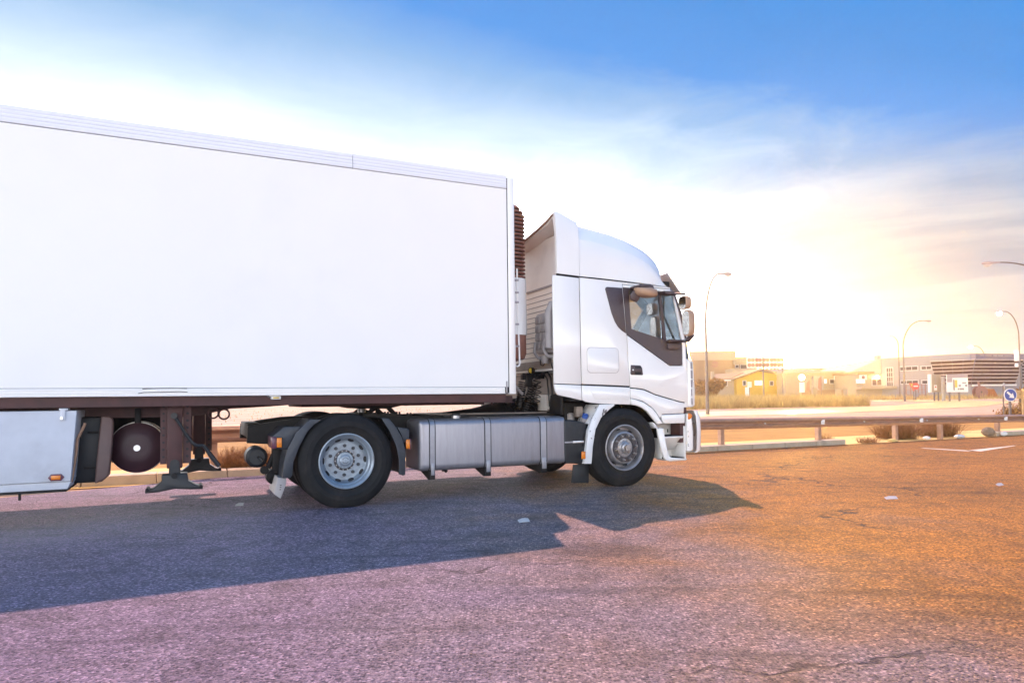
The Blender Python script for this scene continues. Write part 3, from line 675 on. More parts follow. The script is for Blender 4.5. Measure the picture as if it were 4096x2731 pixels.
a_ = (3.165, 1.034)
tp('relay_box', MB().box(a_[0]-0.05, a_[0]+0.05, 0.26, 0.34, a_[1]-0.09, a_[1]+0.05), 'deck', bevel=0.008)
fl0 = (3.011, 0.313); fl1 = (3.263, 0.062)
tp('mud_flap', MB().prism([(fl0[0]+0.01, fl0[1]), (fl1[0], fl0[1]), (fl1[0]-0.01, fl1[1]), (fl0[0]-0.02, fl1[1]+0.01)], 0.2, 0.225).box(fl1[0]-0.08, fl1[0]-0.07, 0.225, 0.5, 0.3, 0.45), 'darkplastic', bevel=0.004)

# --- front mudguard (peeling white), arch liner
fr_ = [(3.35, 1.11), (3.608, 1.11), (3.499, 1.041), (3.366, 0.93), (3.278, 0.779), (3.231, 0.556), (3.207, 0.329), (3.096, 0.335), (3.138, 0.559), (3.169, 0.786), (3.222, 0.916)]
mg = tp('mudguard', MB().prism(fr_, 0.045, 0.075), 'fender', bevel=0.006)
back = fr_[7:] + fr_[:1]
tp('mudguard_shell', MB().loft([[(x, 0.075, z) for x, z in back], [(x, 0.5, z) for x, z in back], [(x+0.03, 0.5, z) for x, z in back], [(x+0.03, 0.075, z) for x, z in back]], False, False), 'fender', mg)
liner = arc(3.74, 0.535, 0.63, 8, 178, 24)
tp('arch_liner', MB().loft([[(x, 0.09, z) for x, z in liner], [(x, 0.62, z) for x, z in liner]], False, False).prism(arc(3.74, 0.535, 0.63, 0, 180, 24), 0.60, 0.62), 'black')
tp('arch_liner', MB().loft([[(x, 2.5, z) for x, z in liner], [(x, 1.95, z) for x, z in liner]], False, False), 'black')
marker((3.046, 0.498), (3.106, 0.4), 0.044, tractor)

# --- cab side panels
YS = 0.05
bev = 0.006
tp('side_deflector', plate([(2.663, 2.802), (3.058, 2.786), (3.068, 1.377), (2.663, 1.391)]), 'cab_white', bevel=bev)
tp('rear_skirt', plate([(2.663, 1.381), (3.068, 1.367), (3.076, 1.166), (2.932, 1.197), (2.783, 1.228), (2.709, 1.245), (2.677, 1.297)]), 'cab_white', bevel=bev)
tp('sleeper_panel', plate([(3.072, 2.786), (3.743, 2.762), (3.773, 2.426), (3.799, 2.084), (3.815, 1.691), (3.832, 1.503), (3.837, 1.356), (3.08, 1.384)]), 'cab_white', bevel=bev)
ha, hb = (3.165, 1.868), (3.661, 1.533)
hz = rrect(ha[0], hb[0], hb[1], ha[1], 0.06, 5)
tp('hatch_seal', MB().prism([(lerp((ha[0]+hb[0])/2, x, 1.018), lerp((ha[1]+hb[1])/2, z, 1.022)) for x, z in hz], 0.0475, 0.06), 'duct', smooth=0)
tp('storage_hatch', MB().prism(hz, 0.0445, 0.06), 'cab_white', bevel=0.004)
tp('side_skirt', plate([(3.08, 1.364), (3.845, 1.335), (3.844, 1.1), (3.552, 1.111), (3.354, 1.12), (3.218, 1.132), (3.141, 1.146), (3.084, 1.17)]), 'cab_white', bevel=0.01, seg=3)
sk0 = [(3.204, 1.314), (3.828, 1.294), (3.83, 1.168), (3.271, 1.181)]
tp('skirt_relief', MB().prism(sk0, 0.046, 0.06), 'cab_white', bevel=0.004)
# door: lower panel, pillar strip and top strip around the dark window trim
door = tp('door', plate([(3.812, 2.047), (4.499, 1.65), (4.525, 1.637), (4.737, 1.639), (4.755, 1.657), (4.75, 1.985), (4.742, 2.035), (4.602, 2.644), (4.625, 2.652), (4.792, 2.036), (4.808, 1.962), (4.813, 1.815), (4.824, 1.543), (4.834, 1.415), (4.86, 1.354), (4.863, 1.118), (4.836, 1.118), (4.689, 1.134), (4.553, 1.168), (4.385, 1.211), (4.257, 1.244), (4.152, 1.286), (4.064, 1.314), (3.943, 1.328), (3.849, 1.335), (3.84, 1.503), (3.823, 1.691)]), 'cab_white', bevel=bev)
tp('door_top_rail', plate([(3.755, 2.742), (4.551, 2.719), (4.603, 2.665), (4.376, 2.688), (3.758, 2.704)]), 'cab_white', door, bevel=0.004)
tp('roof_rail', plate([(3.073, 2.787), (3.062, 2.796), (4.552, 2.748), (4.556, 2.727), (3.755, 2.749)]), 'cab_white', bevel=0.003)
trim = MB()
for poly in ([(3.754, 2.696), (3.838, 2.677), (3.878, 2.138), (3.805, 2.06)], [(3.805, 2.06), (3.878, 2.138), (4.464, 1.995), (4.71, 1.984), (4.737, 1.977), (4.743, 1.667), (4.724, 1.649), (4.522, 1.647), (4.496, 1.661)],
             [(3.754, 2.701), (4.372, 2.683), (4.59, 2.674), (4.594, 2.65), (4.372, 2.657), (3.838, 2.67), (3.754, 2.693)], [(4.354, 2.658), (4.389, 2.656), (4.469, 1.999), (4.421, 2.012)]):
    trim.prism(poly, 0.045, 0.082)
tp('window_trim', trim, 'trim', door, smooth=0)
tp('rear_trim', plate([(3.463, 2.662), (3.472, 2.683), (3.492, 2.694), (3.738, 2.695), (3.765, 2.391), (3.793, 2.07), (3.718, 2.109), (3.658, 2.158), (3.603, 2.238), (3.561, 2.334), (3.516, 2.482)], 0.045, 0.03), 'trim', bevel=0.003)
gl = tp('window_glass', plate([(3.834, 2.682), (4.383, 2.672), (4.402, 1.998), (3.872, 2.129)], 0.064, 0.006), 'glass', door, smooth=0)
tp('window_glass', plate([(4.392, 2.669), (4.615, 2.66), (4.74, 1.972), (4.472, 1.986)], 0.066, 0.006), 'glass', door, smooth=0)
# handle
h0, h1 = (3.851, 1.64), (4.056, 1.5)
hp = [(3.859, 1.643), (4.013, 1.638), (4.041, 1.607), (4.056, 1.514), (4.047, 1.504), (3.869, 1.506), (3.848, 1.523)]
hn = tp('door_handle', MB().prism(hp, 0.040, 0.06), 'trim', door, bevel=0.004)
i0, i1 = (3.917, 1.62), (4.027, 1.514)
tp('handle_recess', MB().prism(rrect(i0[0], i1[0], i1[1], i0[1], 0.012, 3), 0.0385, 0.05), 'gap', hn, smooth=0)
g0, g1 = (3.912, 1.596), (4.036, 1.549)
tp('handle_bar', MB().box(g0[0], g1[0], 0.028, 0.040, g1[1], g0[1]), 'trim', hn, bevel=0.004)
lk = (3.887, 1.575)
tp('lock', MB().cyl((lk[0], 0.041, lk[1]), (lk[0], 0.034, lk[1]), 0.011, n=14), 'silver', hn)

# lower front panel, arch strip, locker flap
tp('lower_panel', plate([(3.848, 1.322), (3.943, 1.315), (4.064, 1.3), (4.257, 1.23), (4.384, 1.197), (4.553, 1.155), (4.689, 1.122), (4.764, 1.112), (4.751, 0.967), (4.37, 0.96), (4.335, 0.905), (4.273, 0.993), (4.193, 1.067), (4.06, 1.142), (3.94, 1.174), (3.85, 1.189)]), 'cab_white', bevel=bev)
tp('wheel_arch', MB().prism([(3.843, 1.182), (3.929, 1.167), (4.049, 1.131), (4.182, 1.054), (4.261, 0.976), (4.323, 0.888), (4.373, 0.828), (4.283, 0.823), (4.241, 0.866), (4.179, 0.929), (4.113, 1.0), (4.027, 1.053), (3.928, 1.088), (3.854, 1.1)], 0.03, 0.075), 'cab_white', bevel=0.008, seg=3)
tp('locker_flap', MB().prism([(4.354, 0.95), (4.77, 0.959), (4.762, 0.825), (4.403, 0.827), (4.373, 0.869)], 0.042, 0.10), 'cab_white', bevel=0.012, seg=3)
tp('front_gap_filler', MB().box((4.712, 1.152)[0], (4.832, 1.15)[0], 0.09, 0.3, 0.55, 1.15).box((4.34, 1.156)[0], (4.832, 1.15)[0], 0.16, 0.4, 0.86, 1.15), 'brown', smooth=0)

# steps
st0 = [(4.284, 0.764), (4.383, 0.768), (4.391, 0.722), (4.421, 0.568), (4.453, 0.434), (4.477, 0.37), (4.52, 0.351), (4.788, 0.324), (4.788, 0.31), (4.484, 0.303), (4.424, 0.317), (4.391, 0.353), (4.35, 0.445), (4.315, 0.606)]
sb = tp('step_box', MB().prism(st0, 0.04, 0.085), 'cab_white', bevel=0.007)
tp('mudguard_tip', plate([(4.213, 0.852), (4.251, 0.837), (4.309, 0.777), (4.292, 0.76), (4.258, 0.771)], 0.06, 0.3), 'fender', bevel=0.004)
a0, a1 = (4.353, 0.765), (4.78, 0.335)
tp('step_back', MB().box(a0[0], a1[0], 0.36, 0.38, a1[1]-0.01, a0[1]+0.09), 'cab_white', sb, smooth=0)
tp('step_side', MB().box(a1[0]-0.012, a1[0]+0.006, 0.06, 0.36, a1[1]-0.01, a0[1]+0.02), 'cab_white', sb, bevel=0.004)
tp('step_side', MB().box(a0[0]+0.02, a0[0]+0.035, 0.09, 0.36, a1[1], a0[1]), 'cab_white', sb, bevel=0.004)
u0, u1 = (4.424, 0.69), (4.752, 0.637)
tp('step', MB().prism([(0.07, u1[1]-0.012), (0.07, u1[1]+0.006), (0.36, u1[1]+0.006), (0.36, u1[1]-0.20), (0.30, u1[1]-0.20)], u0[0], u1[0], 'x'), 'cab_white', sb, bevel=0.004)
tp('step_tread', MB().box(u0[0]+0.004, u1[0]-0.004, 0.085, 0.35, u1[1]+0.008, u1[1]+0.02), 'gap', sb)
l0, l1 = (4.503, 0.362), (4.784, 0.321)
tp('step', MB().box(l0[0]-0.01, l1[0], 0.055, 0.36, l1[1]-0.022, l1[1]), 'cab_white', sb, bevel=0.008)
tm = MB().box(l0[0], l1[0]-0.01, 0.07, 0.35, l1[1]+0.001, l1[1]+0.012)
for i in range(7): tm.box(lerp(l0[0], l1[0]-0.03, i/6.0), lerp(l0[0], l1[0]-0.03, i/6.0)+0.012, 0.08, 0.34, l1[1]+0.0121, l1[1]+0.02)
tp('step_tread', tm, 'gap', sb)
q = (4.564, 0.714); q2 = (4.652, 0.711)
tp('slot', MB().cyl((q[0], 0.359, q[1]+0.02), (q[0], 0.355, q[1]+0.02), 0.012, n=10).cyl((q[0], 0.359, q[1]-0.015), (q[0], 0.355, q[1]-0.015), 0.012, n=10).box(q2[0]+0.04, q2[0]+0.06, 0.355, 0.359, q2[1]-0.025, q2[1]+0.025), 'gap', sb)

# cab front: corner deflectors, grille, bumper, windscreen
def plan(xs, inset, n=10, yl=0.05, rr=0.30):
    """front outline from the right side round the corner to the left side; xs = x of the front face"""
    pts = [(xs-rr, yl)]
    for i in range(1, n+1):
        a = rad(90*i/n); pts.append((xs-rr + rr*math.sin(a), yl + rr*0.9*(1-math.cos(a))))
    full = pts + [(x, 2.6-y) for x, y in reversed(pts)]
    return [(x+0.05*(1-((y-1.3)/1.3)**2), y) for x, y in full]
cfx = (5.071, 1.514)[0]
prof = [(1.05, cfx-0.03), (1.12, cfx-0.005), (1.35, cfx), (1.60, cfx-0.015), (1.74, cfx-0.04)]
m = MB().loft([[(x, y, z) for x, y in plan(xf, 0)] for z, xf in prof], False, False)
front = tp('front_panel', m, 'cab_white', smooth=50)
dfx = (4.823, 1.507)[0]
cdp = MB(); 
for k in range(2):
    y0 = 0.045
cd_rings = []
for z, ex in ((1.055, 0.0), (1.08, 0.03), (1.30, 0.035), (1.52, 0.025), (1.70, 0.012), (1.725, -0.015)):
    cd_rings.append([(dfx+0.008, 0.048, z), (dfx+0.06, 0.044, z), (dfx+0.115+ex, 0.07, z), (dfx+0.155+ex, 0.14, z), (dfx+0.12+ex, 0.16, z), (dfx+0.06, 0.09, z)])
cdf = tp('corner_deflector', MB().loft(cd_rings), 'cab_white', bevel=0.006, smooth=40)
sl = MB()
for px0, px1 in (((2764,1452),(2770,1488)), ((2766,1498),(2773,1535)), ((2769,1540),(2775,1568)), ((2770,1572),(2777,1604))):
    pass
for za, zb in ((1.60, 1.69), (1.46, 1.575), (1.335, 1.44), (1.21, 1.31), (1.09, 1.18)):
    sl.loft([[(dfx+0.062, 0.0415, za), (dfx+0.11, 0.060, za), (dfx+0.11, 0.066, za), (dfx+0.062, 0.0475, za)], [(dfx+0.062, 0.0415, zb), (dfx+0.11, 0.060, zb), (dfx+0.11, 0.066, zb), (dfx+0.062, 0.0475, zb)]])
tp('deflector_slot', sl, 'duct', cdf)
bprof = [(0.40, cfx-0.02), (0.43, cfx+0.03), (0.7, cfx+0.045), (0.92, cfx+0.03), (1.0, cfx-0.01)]
bump = tp('bumper', MB().loft([[(x, y, z) for x, y in plan(xf, 0, yl=0.045, rr=0.14)] for z, xf in bprof], False, False), 'cab_white', smooth=50)
m = MB(); bx = (4.801, 0.795)[0]
b_r = []
for z, xo in ((0.43, 0.10), (0.445, 0.13), (0.7, 0.135), (0.90, 0.115), (0.96, 0.06)):
    b_r.append([(bx, 0.042, z), (bx+xo-0.04, 0.040, z), (bx+xo, 0.075, z), (bx+xo-0.02, 0.12, z), (bx, 0.09, z)])
bc_ = tp('bumper_corner', MB().loft(b_r), 'cab_white', bump, bevel=0.006, smooth=40)
i0, i1 = (4.818, 0.965), (4.888, 0.878)
tp('indicator', MB().prism([(i0[0], i0[1]), (i0[0], i1[1]), (i0[0]+0.03, i1[1]), (i1[0], i1[1]+0.03), (i1[0], i0[1]-0.025), (i0[0]+0.035, i0[1])], 0.032, 0.05), 'amber', bump, bevel=0.004)
for zz in (0.52, 0.60, 0.75, 0.56):
    pass
for (px_, py_) in [(4.819, 0.635), (4.816, 0.501), (4.812, 0.706), (4.812, 0.522)]:
    tp('screw', MB().cyl((px_, 0.041, py_), (px_, 0.036, py_), 0.006, n=8), 'gap', bump)
for y in (0.25, 1.95):
    hl = tp('headlight', MB().box(cfx+0.0, cfx+0.075, y, y+0.4, 0.62, 0.82), 'mirrorglass', bump, bevel=0.02)
tp('grille', MB().box(cfx+0.03, cfx+0.065, 0.5, 2.1, 1.12, 1.55), 'gap', front, bevel=0.01)
wsx = [(1.74, cfx-0.05), (2.1, cfx-0.12), (2.45, cfx-0.22), (2.74, cfx-0.34)]
tp('windscreen', MB().loft([[(x, y, z) for x, y in plan(xf, 0)][2:-2] for z, xf in wsx], False, False), 'glass', smooth=60)
# far side of the cab, mirrored outline with its window
def far(poly, th=0.03): return MB().prism(poly, 2.52, 2.55)
fs = MB()
for poly in ([(2.66, 1.0), (3.85, 1.0), (3.85, 2.95), (2.66, 2.95)], [(3.853, 1.15), (4.80, 1.15), (4.80, 1.72), (3.853, 2.02)], [(3.853, 2.66), (4.55, 2.66), (4.5, 2.95), (3.853, 2.95)]):
    fs.prism(poly, 2.52, 2.55)
tp('cab_side', fs, 'cab_white', smooth=0)
tp('cab_side_trim', MB().prism([(3.856, 2.02), (4.78, 1.73), (4.78, 1.80), (3.94, 2.07), (3.94, 2.655), (3.856, 2.655)], 2.515, 2.545), 'trim', smooth=0)
tp('far_window_glass', MB().prism([(3.93, 2.06), (4.76, 1.79), (4.54, 2.66), (3.93, 2.66)], 2.53, 2.536), 'glass', smooth=0)
# inner lining behind the near panels keeps the joints dark; floor, dash, rear wall
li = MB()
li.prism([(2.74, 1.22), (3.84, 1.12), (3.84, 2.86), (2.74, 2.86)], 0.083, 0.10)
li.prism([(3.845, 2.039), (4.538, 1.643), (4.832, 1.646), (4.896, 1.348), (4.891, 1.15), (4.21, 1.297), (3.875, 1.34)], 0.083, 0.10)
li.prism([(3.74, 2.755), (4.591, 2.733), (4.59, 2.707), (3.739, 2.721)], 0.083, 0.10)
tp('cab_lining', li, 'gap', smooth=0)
tp('cab_floor', MB().box(2.95, 4.8, 0.11, 2.51, 1.16, 1.22).box(4.45, 4.83, 0.2, 2.4, 1.221, 1.74), 'gap', smooth=0)
tp('bunk', MB().box(2.96, 3.5, 0.12, 2.48, 1.223, 1.75), 'seat', bevel=0.05)
for y in (0.45, 1.62):
    seat = tp('seat', MB().box(3.85, 4.35, y, y+0.52, 1.45, 1.62).box(3.9, 4.3, y+0.08, y+0.44, 1.223, 1.45), 'seat', bevel=0.05)
    tp('backrest', MB().loft([[(3.86+0.0, y+0.02, 1.63), (4.02, y+0.02, 1.63), (4.02, y+0.5, 1.63), (3.86, y+0.5, 1.63)], [(3.78, y+0.03, 2.02), (3.92, y+0.03, 2.02), (3.92, y+0.49, 2.02), (3.78, y+0.49, 2.02)], [(3.76, y+0.10, 2.16), (3.86, y+0.10, 2.16), (3.86, y+0.42, 2.16), (3.76, y+0.42, 2.16)]]), 'seat', seat, bevel=0.03, smooth=60)
    tp('headrest', MB().box(3.76, 3.87, y+0.12, y+0.40, 2.20, 2.40), 'seat', seat, bevel=0.04, seg=3, smooth=60)
sw = (5.024, 2.44)
tp('steering_wheel', MB().lathe([(0.22+0.014*math.cos(rad(a)), 0.014*math.sin(rad(a))) for a in range(0, 360, 45)], (4.42, 1.9, 1.83), 28, 'z'), 'gap')
# sun visor over the windscreen
v0 = (4.753, 2.919); v1 = (4.857, 2.693)
vis = MB()
def vis_sec(y, bow): return [(4.60+bow, y, 2.97), (4.62+bow, y, 2.985), (4.86+bow, y, 2.70), (4.845+bow, y, 2.685)]
vs_ = []
for i in range(13):
    y = lerp(0.16, 2.44, i/12); vs_.append(vis_sec(y, 0.10*(1-((y-1.3)/1.15)**2)-0.02))
sv = tp('sun_visor', MB().loft(vs_), 'duct', bevel=0.004, smooth=40)
tp('visor_bracket', MB().box(4.52, 4.66, 0.20, 0.24, 2.80, 2.86).box(4.52, 4.66, 2.36, 2.40, 2.80, 2.86), 'black', sv)
# mirrors
def blob(sections, n=14):
    """sections: (x, cy, cz, ry, rz) rounded-rectangle rings along x"""
    rings = []
    for x, cy, cz, ry, rz in sections:
        r = []
        for k in range(n):
            a = 2*math.pi*k/n; c, s_ = math.cos(a), math.sin(a); p = 0.55
            r.append((x, cy + ry*math.copysign(abs(c)**p, c), cz + rz*math.copysign(abs(s_)**p, s_)))
        rings.append(r)
    return MB().loft(rings)
km = [(3.83, 2.645), (3.878, 2.614), (3.994, 2.613), (4.102, 2.609), (4.147, 2.601)]
kx = [p[0] for p in km]; kz = [p[1] for p in km]
kerbm = tp('kerb_mirror', blob([(kx[0], -0.14, kz[1]+0.03, 0.05, 0.03), (kx[1], -0.15, kz[1]+0.01, 0.10, 0.05), (kx[2], -0.15, kz[2], 0.12, 0.065), (kx[3], -0.15, kz[3], 0.10, 0.055), (kx[4], -0.15, kz[4], 0.05, 0.025)]), 'mirror', smooth=60)
k2 = (3.843, 2.564)
tp('mirror_lobe', MB().loft([[(k2[0]-0.085, -0.10, k2[1]+0.01), (k2[0]-0.03, -0.12, k2[1]+0.085), (k2[0]+0.09, -0.12, k2[1]+0.04), (k2[0]+0.07, -0.10, k2[1]-0.04), (k2[0]+0.03, -0.10, k2[1]-0.085), (k2[0]-0.06, -0.10, k2[1]-0.05)], [(k2[0]-0.06, -0.04, k2[1]+0.01), (k2[0]-0.02, -0.04, k2[1]+0.06), (k2[0]+0.07, -0.04, k2[1]+0.03), (k2[0]+0.05, -0.04, k2[1]-0.03), (k2[0]+0.02, -0.04, k2[1]-0.06), (k2[0]-0.04, -0.04, k2[1]-0.04)]]), 'trim', kerbm, bevel=0.01, smooth=50)
ka = [(3.861, 2.715), (4.026, 2.729), (4.08, 2.711), (4.096, 2.66), (4.054, 2.641), (4.013, 2.673), (3.971, 2.684), (3.864, 2.678)]
tp('mirror_arm', MB().prism(ka, -0.20, 0.044), 'trim', kerbm, bevel=0.012)
# main mirror on its arms ahead of the pillar, glass to the rear
arm = MB()
ta = [(4.335, 2.668), (4.609, 2.68), (4.599, 2.648), (4.538, 2.627), (4.407, 2.623), (4.356, 2.634)]
arm.prism(ta, -0.10, 0.044)
a1_, a2_, a3_ = (4.545, 2.637), (4.59, 2.376), (4.744, 1.988)
arm.tube([(a1_[0], -0.05, a1_[1]), (a2_[0], -0.12, a2_[1]), (a3_[0], -0.05, a3_[1])], 0.016, 8)
b1_, b2_ = (4.5, 2.637), (4.547, 2.612)
arm.tube([(b1_[0], -0.05, b1_[1]), (b2_[0], -0.28, b2_[1])], [0.02, 0.018], 8)
ba, bb = (4.443, 2.001), (4.722, 1.97)
arm.box(ba[0], bb[0], -0.06, 0.044, bb[1], ba[1])
mar = tp('mirror_arm', arm, 'trim', bevel=0.006)
w0, w1 = (4.461, 1.954), (4.674, 1.864)
tp('arm_foot', MB().prism([(w0[0], w0[1]), (w0[0]+0.005, w1[1]+0.01), (w0[0]+0.03, w1[1]), (w1[0]-0.02, w1[1]), (w1[0], w1[1]+0.03), (w1[0], w0[1])], 0.0, 0.045), 'trim', mar, bevel=0.01)
def mirror(px_c, rz, ry, name, mat='mirror'):
    x, z = px_c
    o = tp(name, blob([(x-0.05, -0.30, z, ry*0.93, rz*0.95), (x-0.04, -0.30, z, ry, rz), (x+0.01, -0.30, z, ry, rz), (x+0.045, -0.30, z, ry*0.85, rz*0.9), (x+0.065, -0.30, z, ry*0.5, rz*0.7)], 20), mat, smooth=60)
    g = blob([(x-0.0515, -0.30, z, ry*0.84, rz*0.9), (x-0.0505, -0.30, z, ry*0.84, rz*0.9)], 20)
    tp('mirror_glass', g, 'mirrorglass', o)
    return o
mirror((4.582, 2.207), 0.180, 0.085, 'main_mirror')
mirror((4.529, 2.483), 0.090, 0.085, 'wide_angle_mirror')
ym = (4.627, 1.985)
tp('mirror_pivot', MB().tube([(a3_[0]-0.02, -0.03, a3_[1]), (ym[0], -0.22, ym[1]), (ym[0]+0.01, -0.30, ym[1]+0.07)], [0.025, 0.035, 0.04], 10), 'trim', mar)

# --- roof: rear spoiler and front fairing as lofted shells
seam = [(2.671, 2.822), (3.062, 2.806), (3.386, 2.8), (3.788, 2.785), (4.206, 2.769), (4.557, 2.759)]
def seam_z(x): return interp(seam, x) + 0.006
sil = [(3.216, 3.551), (3.375, 3.522), (3.677, 3.484), (3.965, 3.407), (4.259, 3.295), (4.48, 3.164), (4.633, 3.025), (4.738, 2.893), (4.76, 2.835)]
cre = [(3.075, 3.322), (3.384, 3.296), (3.729, 3.229), (4.014, 3.159), (4.232, 3.056), (4.397, 2.926), (4.516, 2.802), (4.564, 2.766)]
def sec(x, ye, zb, zc, zt_, crown=0.04, horn=0.0):
    half = [(ye, zb), (ye+0.004, lerp(zb, zc, 0.5)), (ye+0.015, zc-0.02), (ye+0.03, zc), (ye+0.08, lerp(zc, zt_, 0.5)), (ye+0.155, lerp(zc, zt_, 0.85)), (ye+0.25, zt_), (ye+0.55, zt_+crown*0.6-horn*0.55), (ye+0.9, zt_+crown*0.9-horn*0.9)]
    mid = [(1.3, zt_+crown-horn)]
    return [(x, y, z) for y, z in half + mid] + [(x, 2.6-y, z) for y, z in reversed(half)]
rings = []
xs_ = [(3.07, 2.826)[0], 3.2, 3.35, 3.5, 3.65, 3.8, 3.95, 4.1, 4.22, 4.32, 4.40, 4.46]
for x in xs_:
    ye = 0.05 + max(0, (x-4.1))**2*0.35
    zb = seam_z(x); zc = max(zb+0.03, interp(cre, x)); zt_ = max(zc+0.02, interp(sil, x))
    rings.append(sec(x, ye, zb, zc, zt_))
# close the nose down to the windscreen head
rings.append([(4.52, 0.05+0.11 + (p[1]-0.16)*1.0 if 0.16 < p[1] < 2.44 else p[1], lerp(p[2], seam_z(4.46), 0.75)) for p in rings[-1]])
rings.append([(4.555, p[1], seam_z(4.5)-0.01) for p in rings[-1]])
tp('roof_fairing', MB().loft(rings, False, False), 'cab_white', smooth=50)
# rear spoiler
sp_sil = [(2.801, 3.657), (2.925, 3.603), (3.078, 3.541), (3.24, 3.469)]
sp_cre = [(2.738, 3.568), (2.858, 3.54), (3.047, 3.493), (3.201, 3.451)]
rings = []
for x, yo in (((2.724, 3.131)[0], 0.0), (2.80, 0.0), (2.9, 0.0), (3.0, 0.0), (xs_[0]-0.006, 0.0)):
    zb = seam_z(x); zc = min(interp(sp_cre, x), 3.62); zt_ = interp(sp_sil, x); t = (x-2.7)/(xs_[0]-2.7)
    c2 = lerp(interp(sp_cre, x)-0.18, interp(cre, xs_[0]), t)
    half = [(0.045, zb), (0.045, lerp(zb, c2, 0.5)), (0.055, c2), (0.075, zc), (0.105, zt_-0.004), (0.14, zt_-0.012), (0.28, zt_-0.05*(1-t)-0.01), (0.6, zt_-0.13*(1-t)+0.02*t), (0.95, zt_-0.19*(1-t)+0.04*t)]
    rings.append([(x, y, z) for y, z in half + [(1.3, zt_-0.21*(1-t)+0.04*t)]] + [(x, 2.6-y, z) for y, z in reversed(half)])
spo = tp('roof_spoiler', MB().loft(rings, False, False), 'cab_white', smooth=50)
# thickness of the spoiler's rear edge: an inner return lip
r0 = rings[0]
inn = [(p[0]-0.0, p[1] + (0.05 if p[1] < 0.2 else (-0.05 if p[1] > 2.4 else 0)), p[2]-(0.075 if 3 <= i <= len(r0)-4 else 0.0)) for i, p in enumerate(r0)]
inn2 = [(p[0]+0.35, p[1], p[2]-0.06) for p in inn]
tp('spoiler_lip', MB().loft([r0, inn], False, False).loft([inn, inn2], False, False), 'beige', spo, smooth=30)
rb = MB()
lipc = [((a[0]-0.012), (a[1]+b_[1])/2, (a[2]+b_[2])/2) for a, b_ in zip(r0, inn)][4:-4]
rb.tube(lipc, 0.014, 6)
tp('edge_seal', rb, 'galv', spo)

# --- back of the cab
m = MB().box(2.90, 2.94, 0.12, 2.48, 1.55, 3.42)
bw = tp('rear_wall', m, 'beige', smooth=0)
wl = (2.903, 2.75)[1]
tp('roof_seam', MB().box(2.878, 2.898, 0.10, 2.50, wl-0.012, wl+0.012), 'duct', bw)
for i in range(16):
    z = wl - 0.10 - i*0.072
    tp('wall_groove', MB().box(2.893, 2.8985, 0.3, 2.4, z-0.005, z+0.005), 'duct', bw, smooth=0)
tp('wall_post', MB().box(2.87, 2.897, 0.16, 0.20, 1.9, wl-0.02), 'duct', bw)
tp('raised_panel', MB().box(2.872, 2.892, 0.26, 0.34, 2.25, wl-0.17), 'beige', bw, bevel=0.006)
# ribbed air duct
dzt, dzb = (2.774, 2.362)[1], (2.708, 1.81)[1]
duct = tp('air_duct', MB().prism(rrect(0.12, 0.72, dzb, dzt, 0.07, 5), 2.74, 2.89, 'x'), 'duct', bevel=0.02, smooth=50)
cell = None
for i in range(4):
    for j in range(4):
        y0, z0 = 0.15+j*0.14, dzb+0.05+i*(dzt-dzb-0.08)/4
        if cell is None:
            cell = tp('duct_cell', MB().box(-0.02, 0.0, 0.006, 0.128, 0.006, (dzt-dzb-0.08)/4-0.008), 'duct', duct, bevel=0.012)
            c_ = cell
        else:
            c_ = cell.copy(); C.objects.link(c_); c_.parent = duct
        c_.location = (2.742, y0, z0)
tp('duct_pipe', MB().tube([(2.69, 0.22, dzb+0.05), (2.69, 0.22, dzt-0.02), (2.72, 0.2, dzt+0.07), (2.82, 0.2, dzt+0.09)], 0.055, 12), 'duct', duct, smooth=50)
tp('duct_clip', MB().tube([(2.70, 0.64, dzb+0.16), (2.68, 0.64, dzb+0.02), (2.72, 0.60, dzb-0.06), (2.8, 0.5, dzb-0.08)], 0.022, 8).tube([(2.70, 0.36, dzb+0.2), (2.68, 0.36, dzb+0.03), (2.72, 0.32, dzb-0.05), (2.8, 0.25, dzb-0.06)], 0.024, 8).tube([(2.75, 0.45, dzb-0.04), (2.75, 0.45, dzb-0.14)], [0.06, 0.045], 10), 'duct', duct, smooth=50)
cbl = [(2.74, 0.58, dzb-0.06), (2.73, 0.56, dzb-0.15), (2.74, 0.5, dzb-0.17), (2.75, 0.45, dzb-0.13)]
tp('cable', MB().tube(cbl, 0.007, 6).tube([(2.74, 0.3, dzb-0.08), (2.74, 0.25, dzb-0.18), (2.76, 0.2, dzb-0.3)], 0.009, 6), 'hose', duct)
# cross beam, lower plates, connectors
zb1 = (2.931, 1.738)
tp('rear_beam', MB().box(2.80, 2.92, 0.12, 2.48, 1.60, 1.72), 'deck', bevel=0.01)
tp('rear_beam_lip', MB().box(2.76, 2.90, 0.12, 2.48, 1.570, 1.597), 'beige', smooth=0)
tp('lower_plate', MB().prism([(0.45, 1.02), (0.45, 1.40), (0.62, 1.55), (2.2, 1.55), (2.2, 1.02)], 2.92, 2.94, 'x'), 'deck')
tp('plate_panel', MB().prism([(0.42, 1.03), (0.40, 1.24), (0.62, 1.25), (0.62, 1.05)], 2.86, 2.90, 'x').box(2.88, 2.91, 0.70, 0.95, 1.03, 1.25), 'beige', bevel=0.004)
tp('heat_shield', MB().prism([(0.13, 0.98), (0.13, 1.22), (0.28, 1.26), (0.42, 1.24), (0.46, 1.0)], 2.80, 2.84, 'x'), 'black', bevel=0.004)
tp('deck_plate', MB().box(1.35, 2.86, 0.63, 1.94, 1.0, 1.012), 'deck', smooth=0)
tp('stay', MB().tube([(2.2, 0.75, 1.60), (2.55, 0.75, 1.26)], 0.02, 8), 'duct')
cn = MB(); hy = 0.8
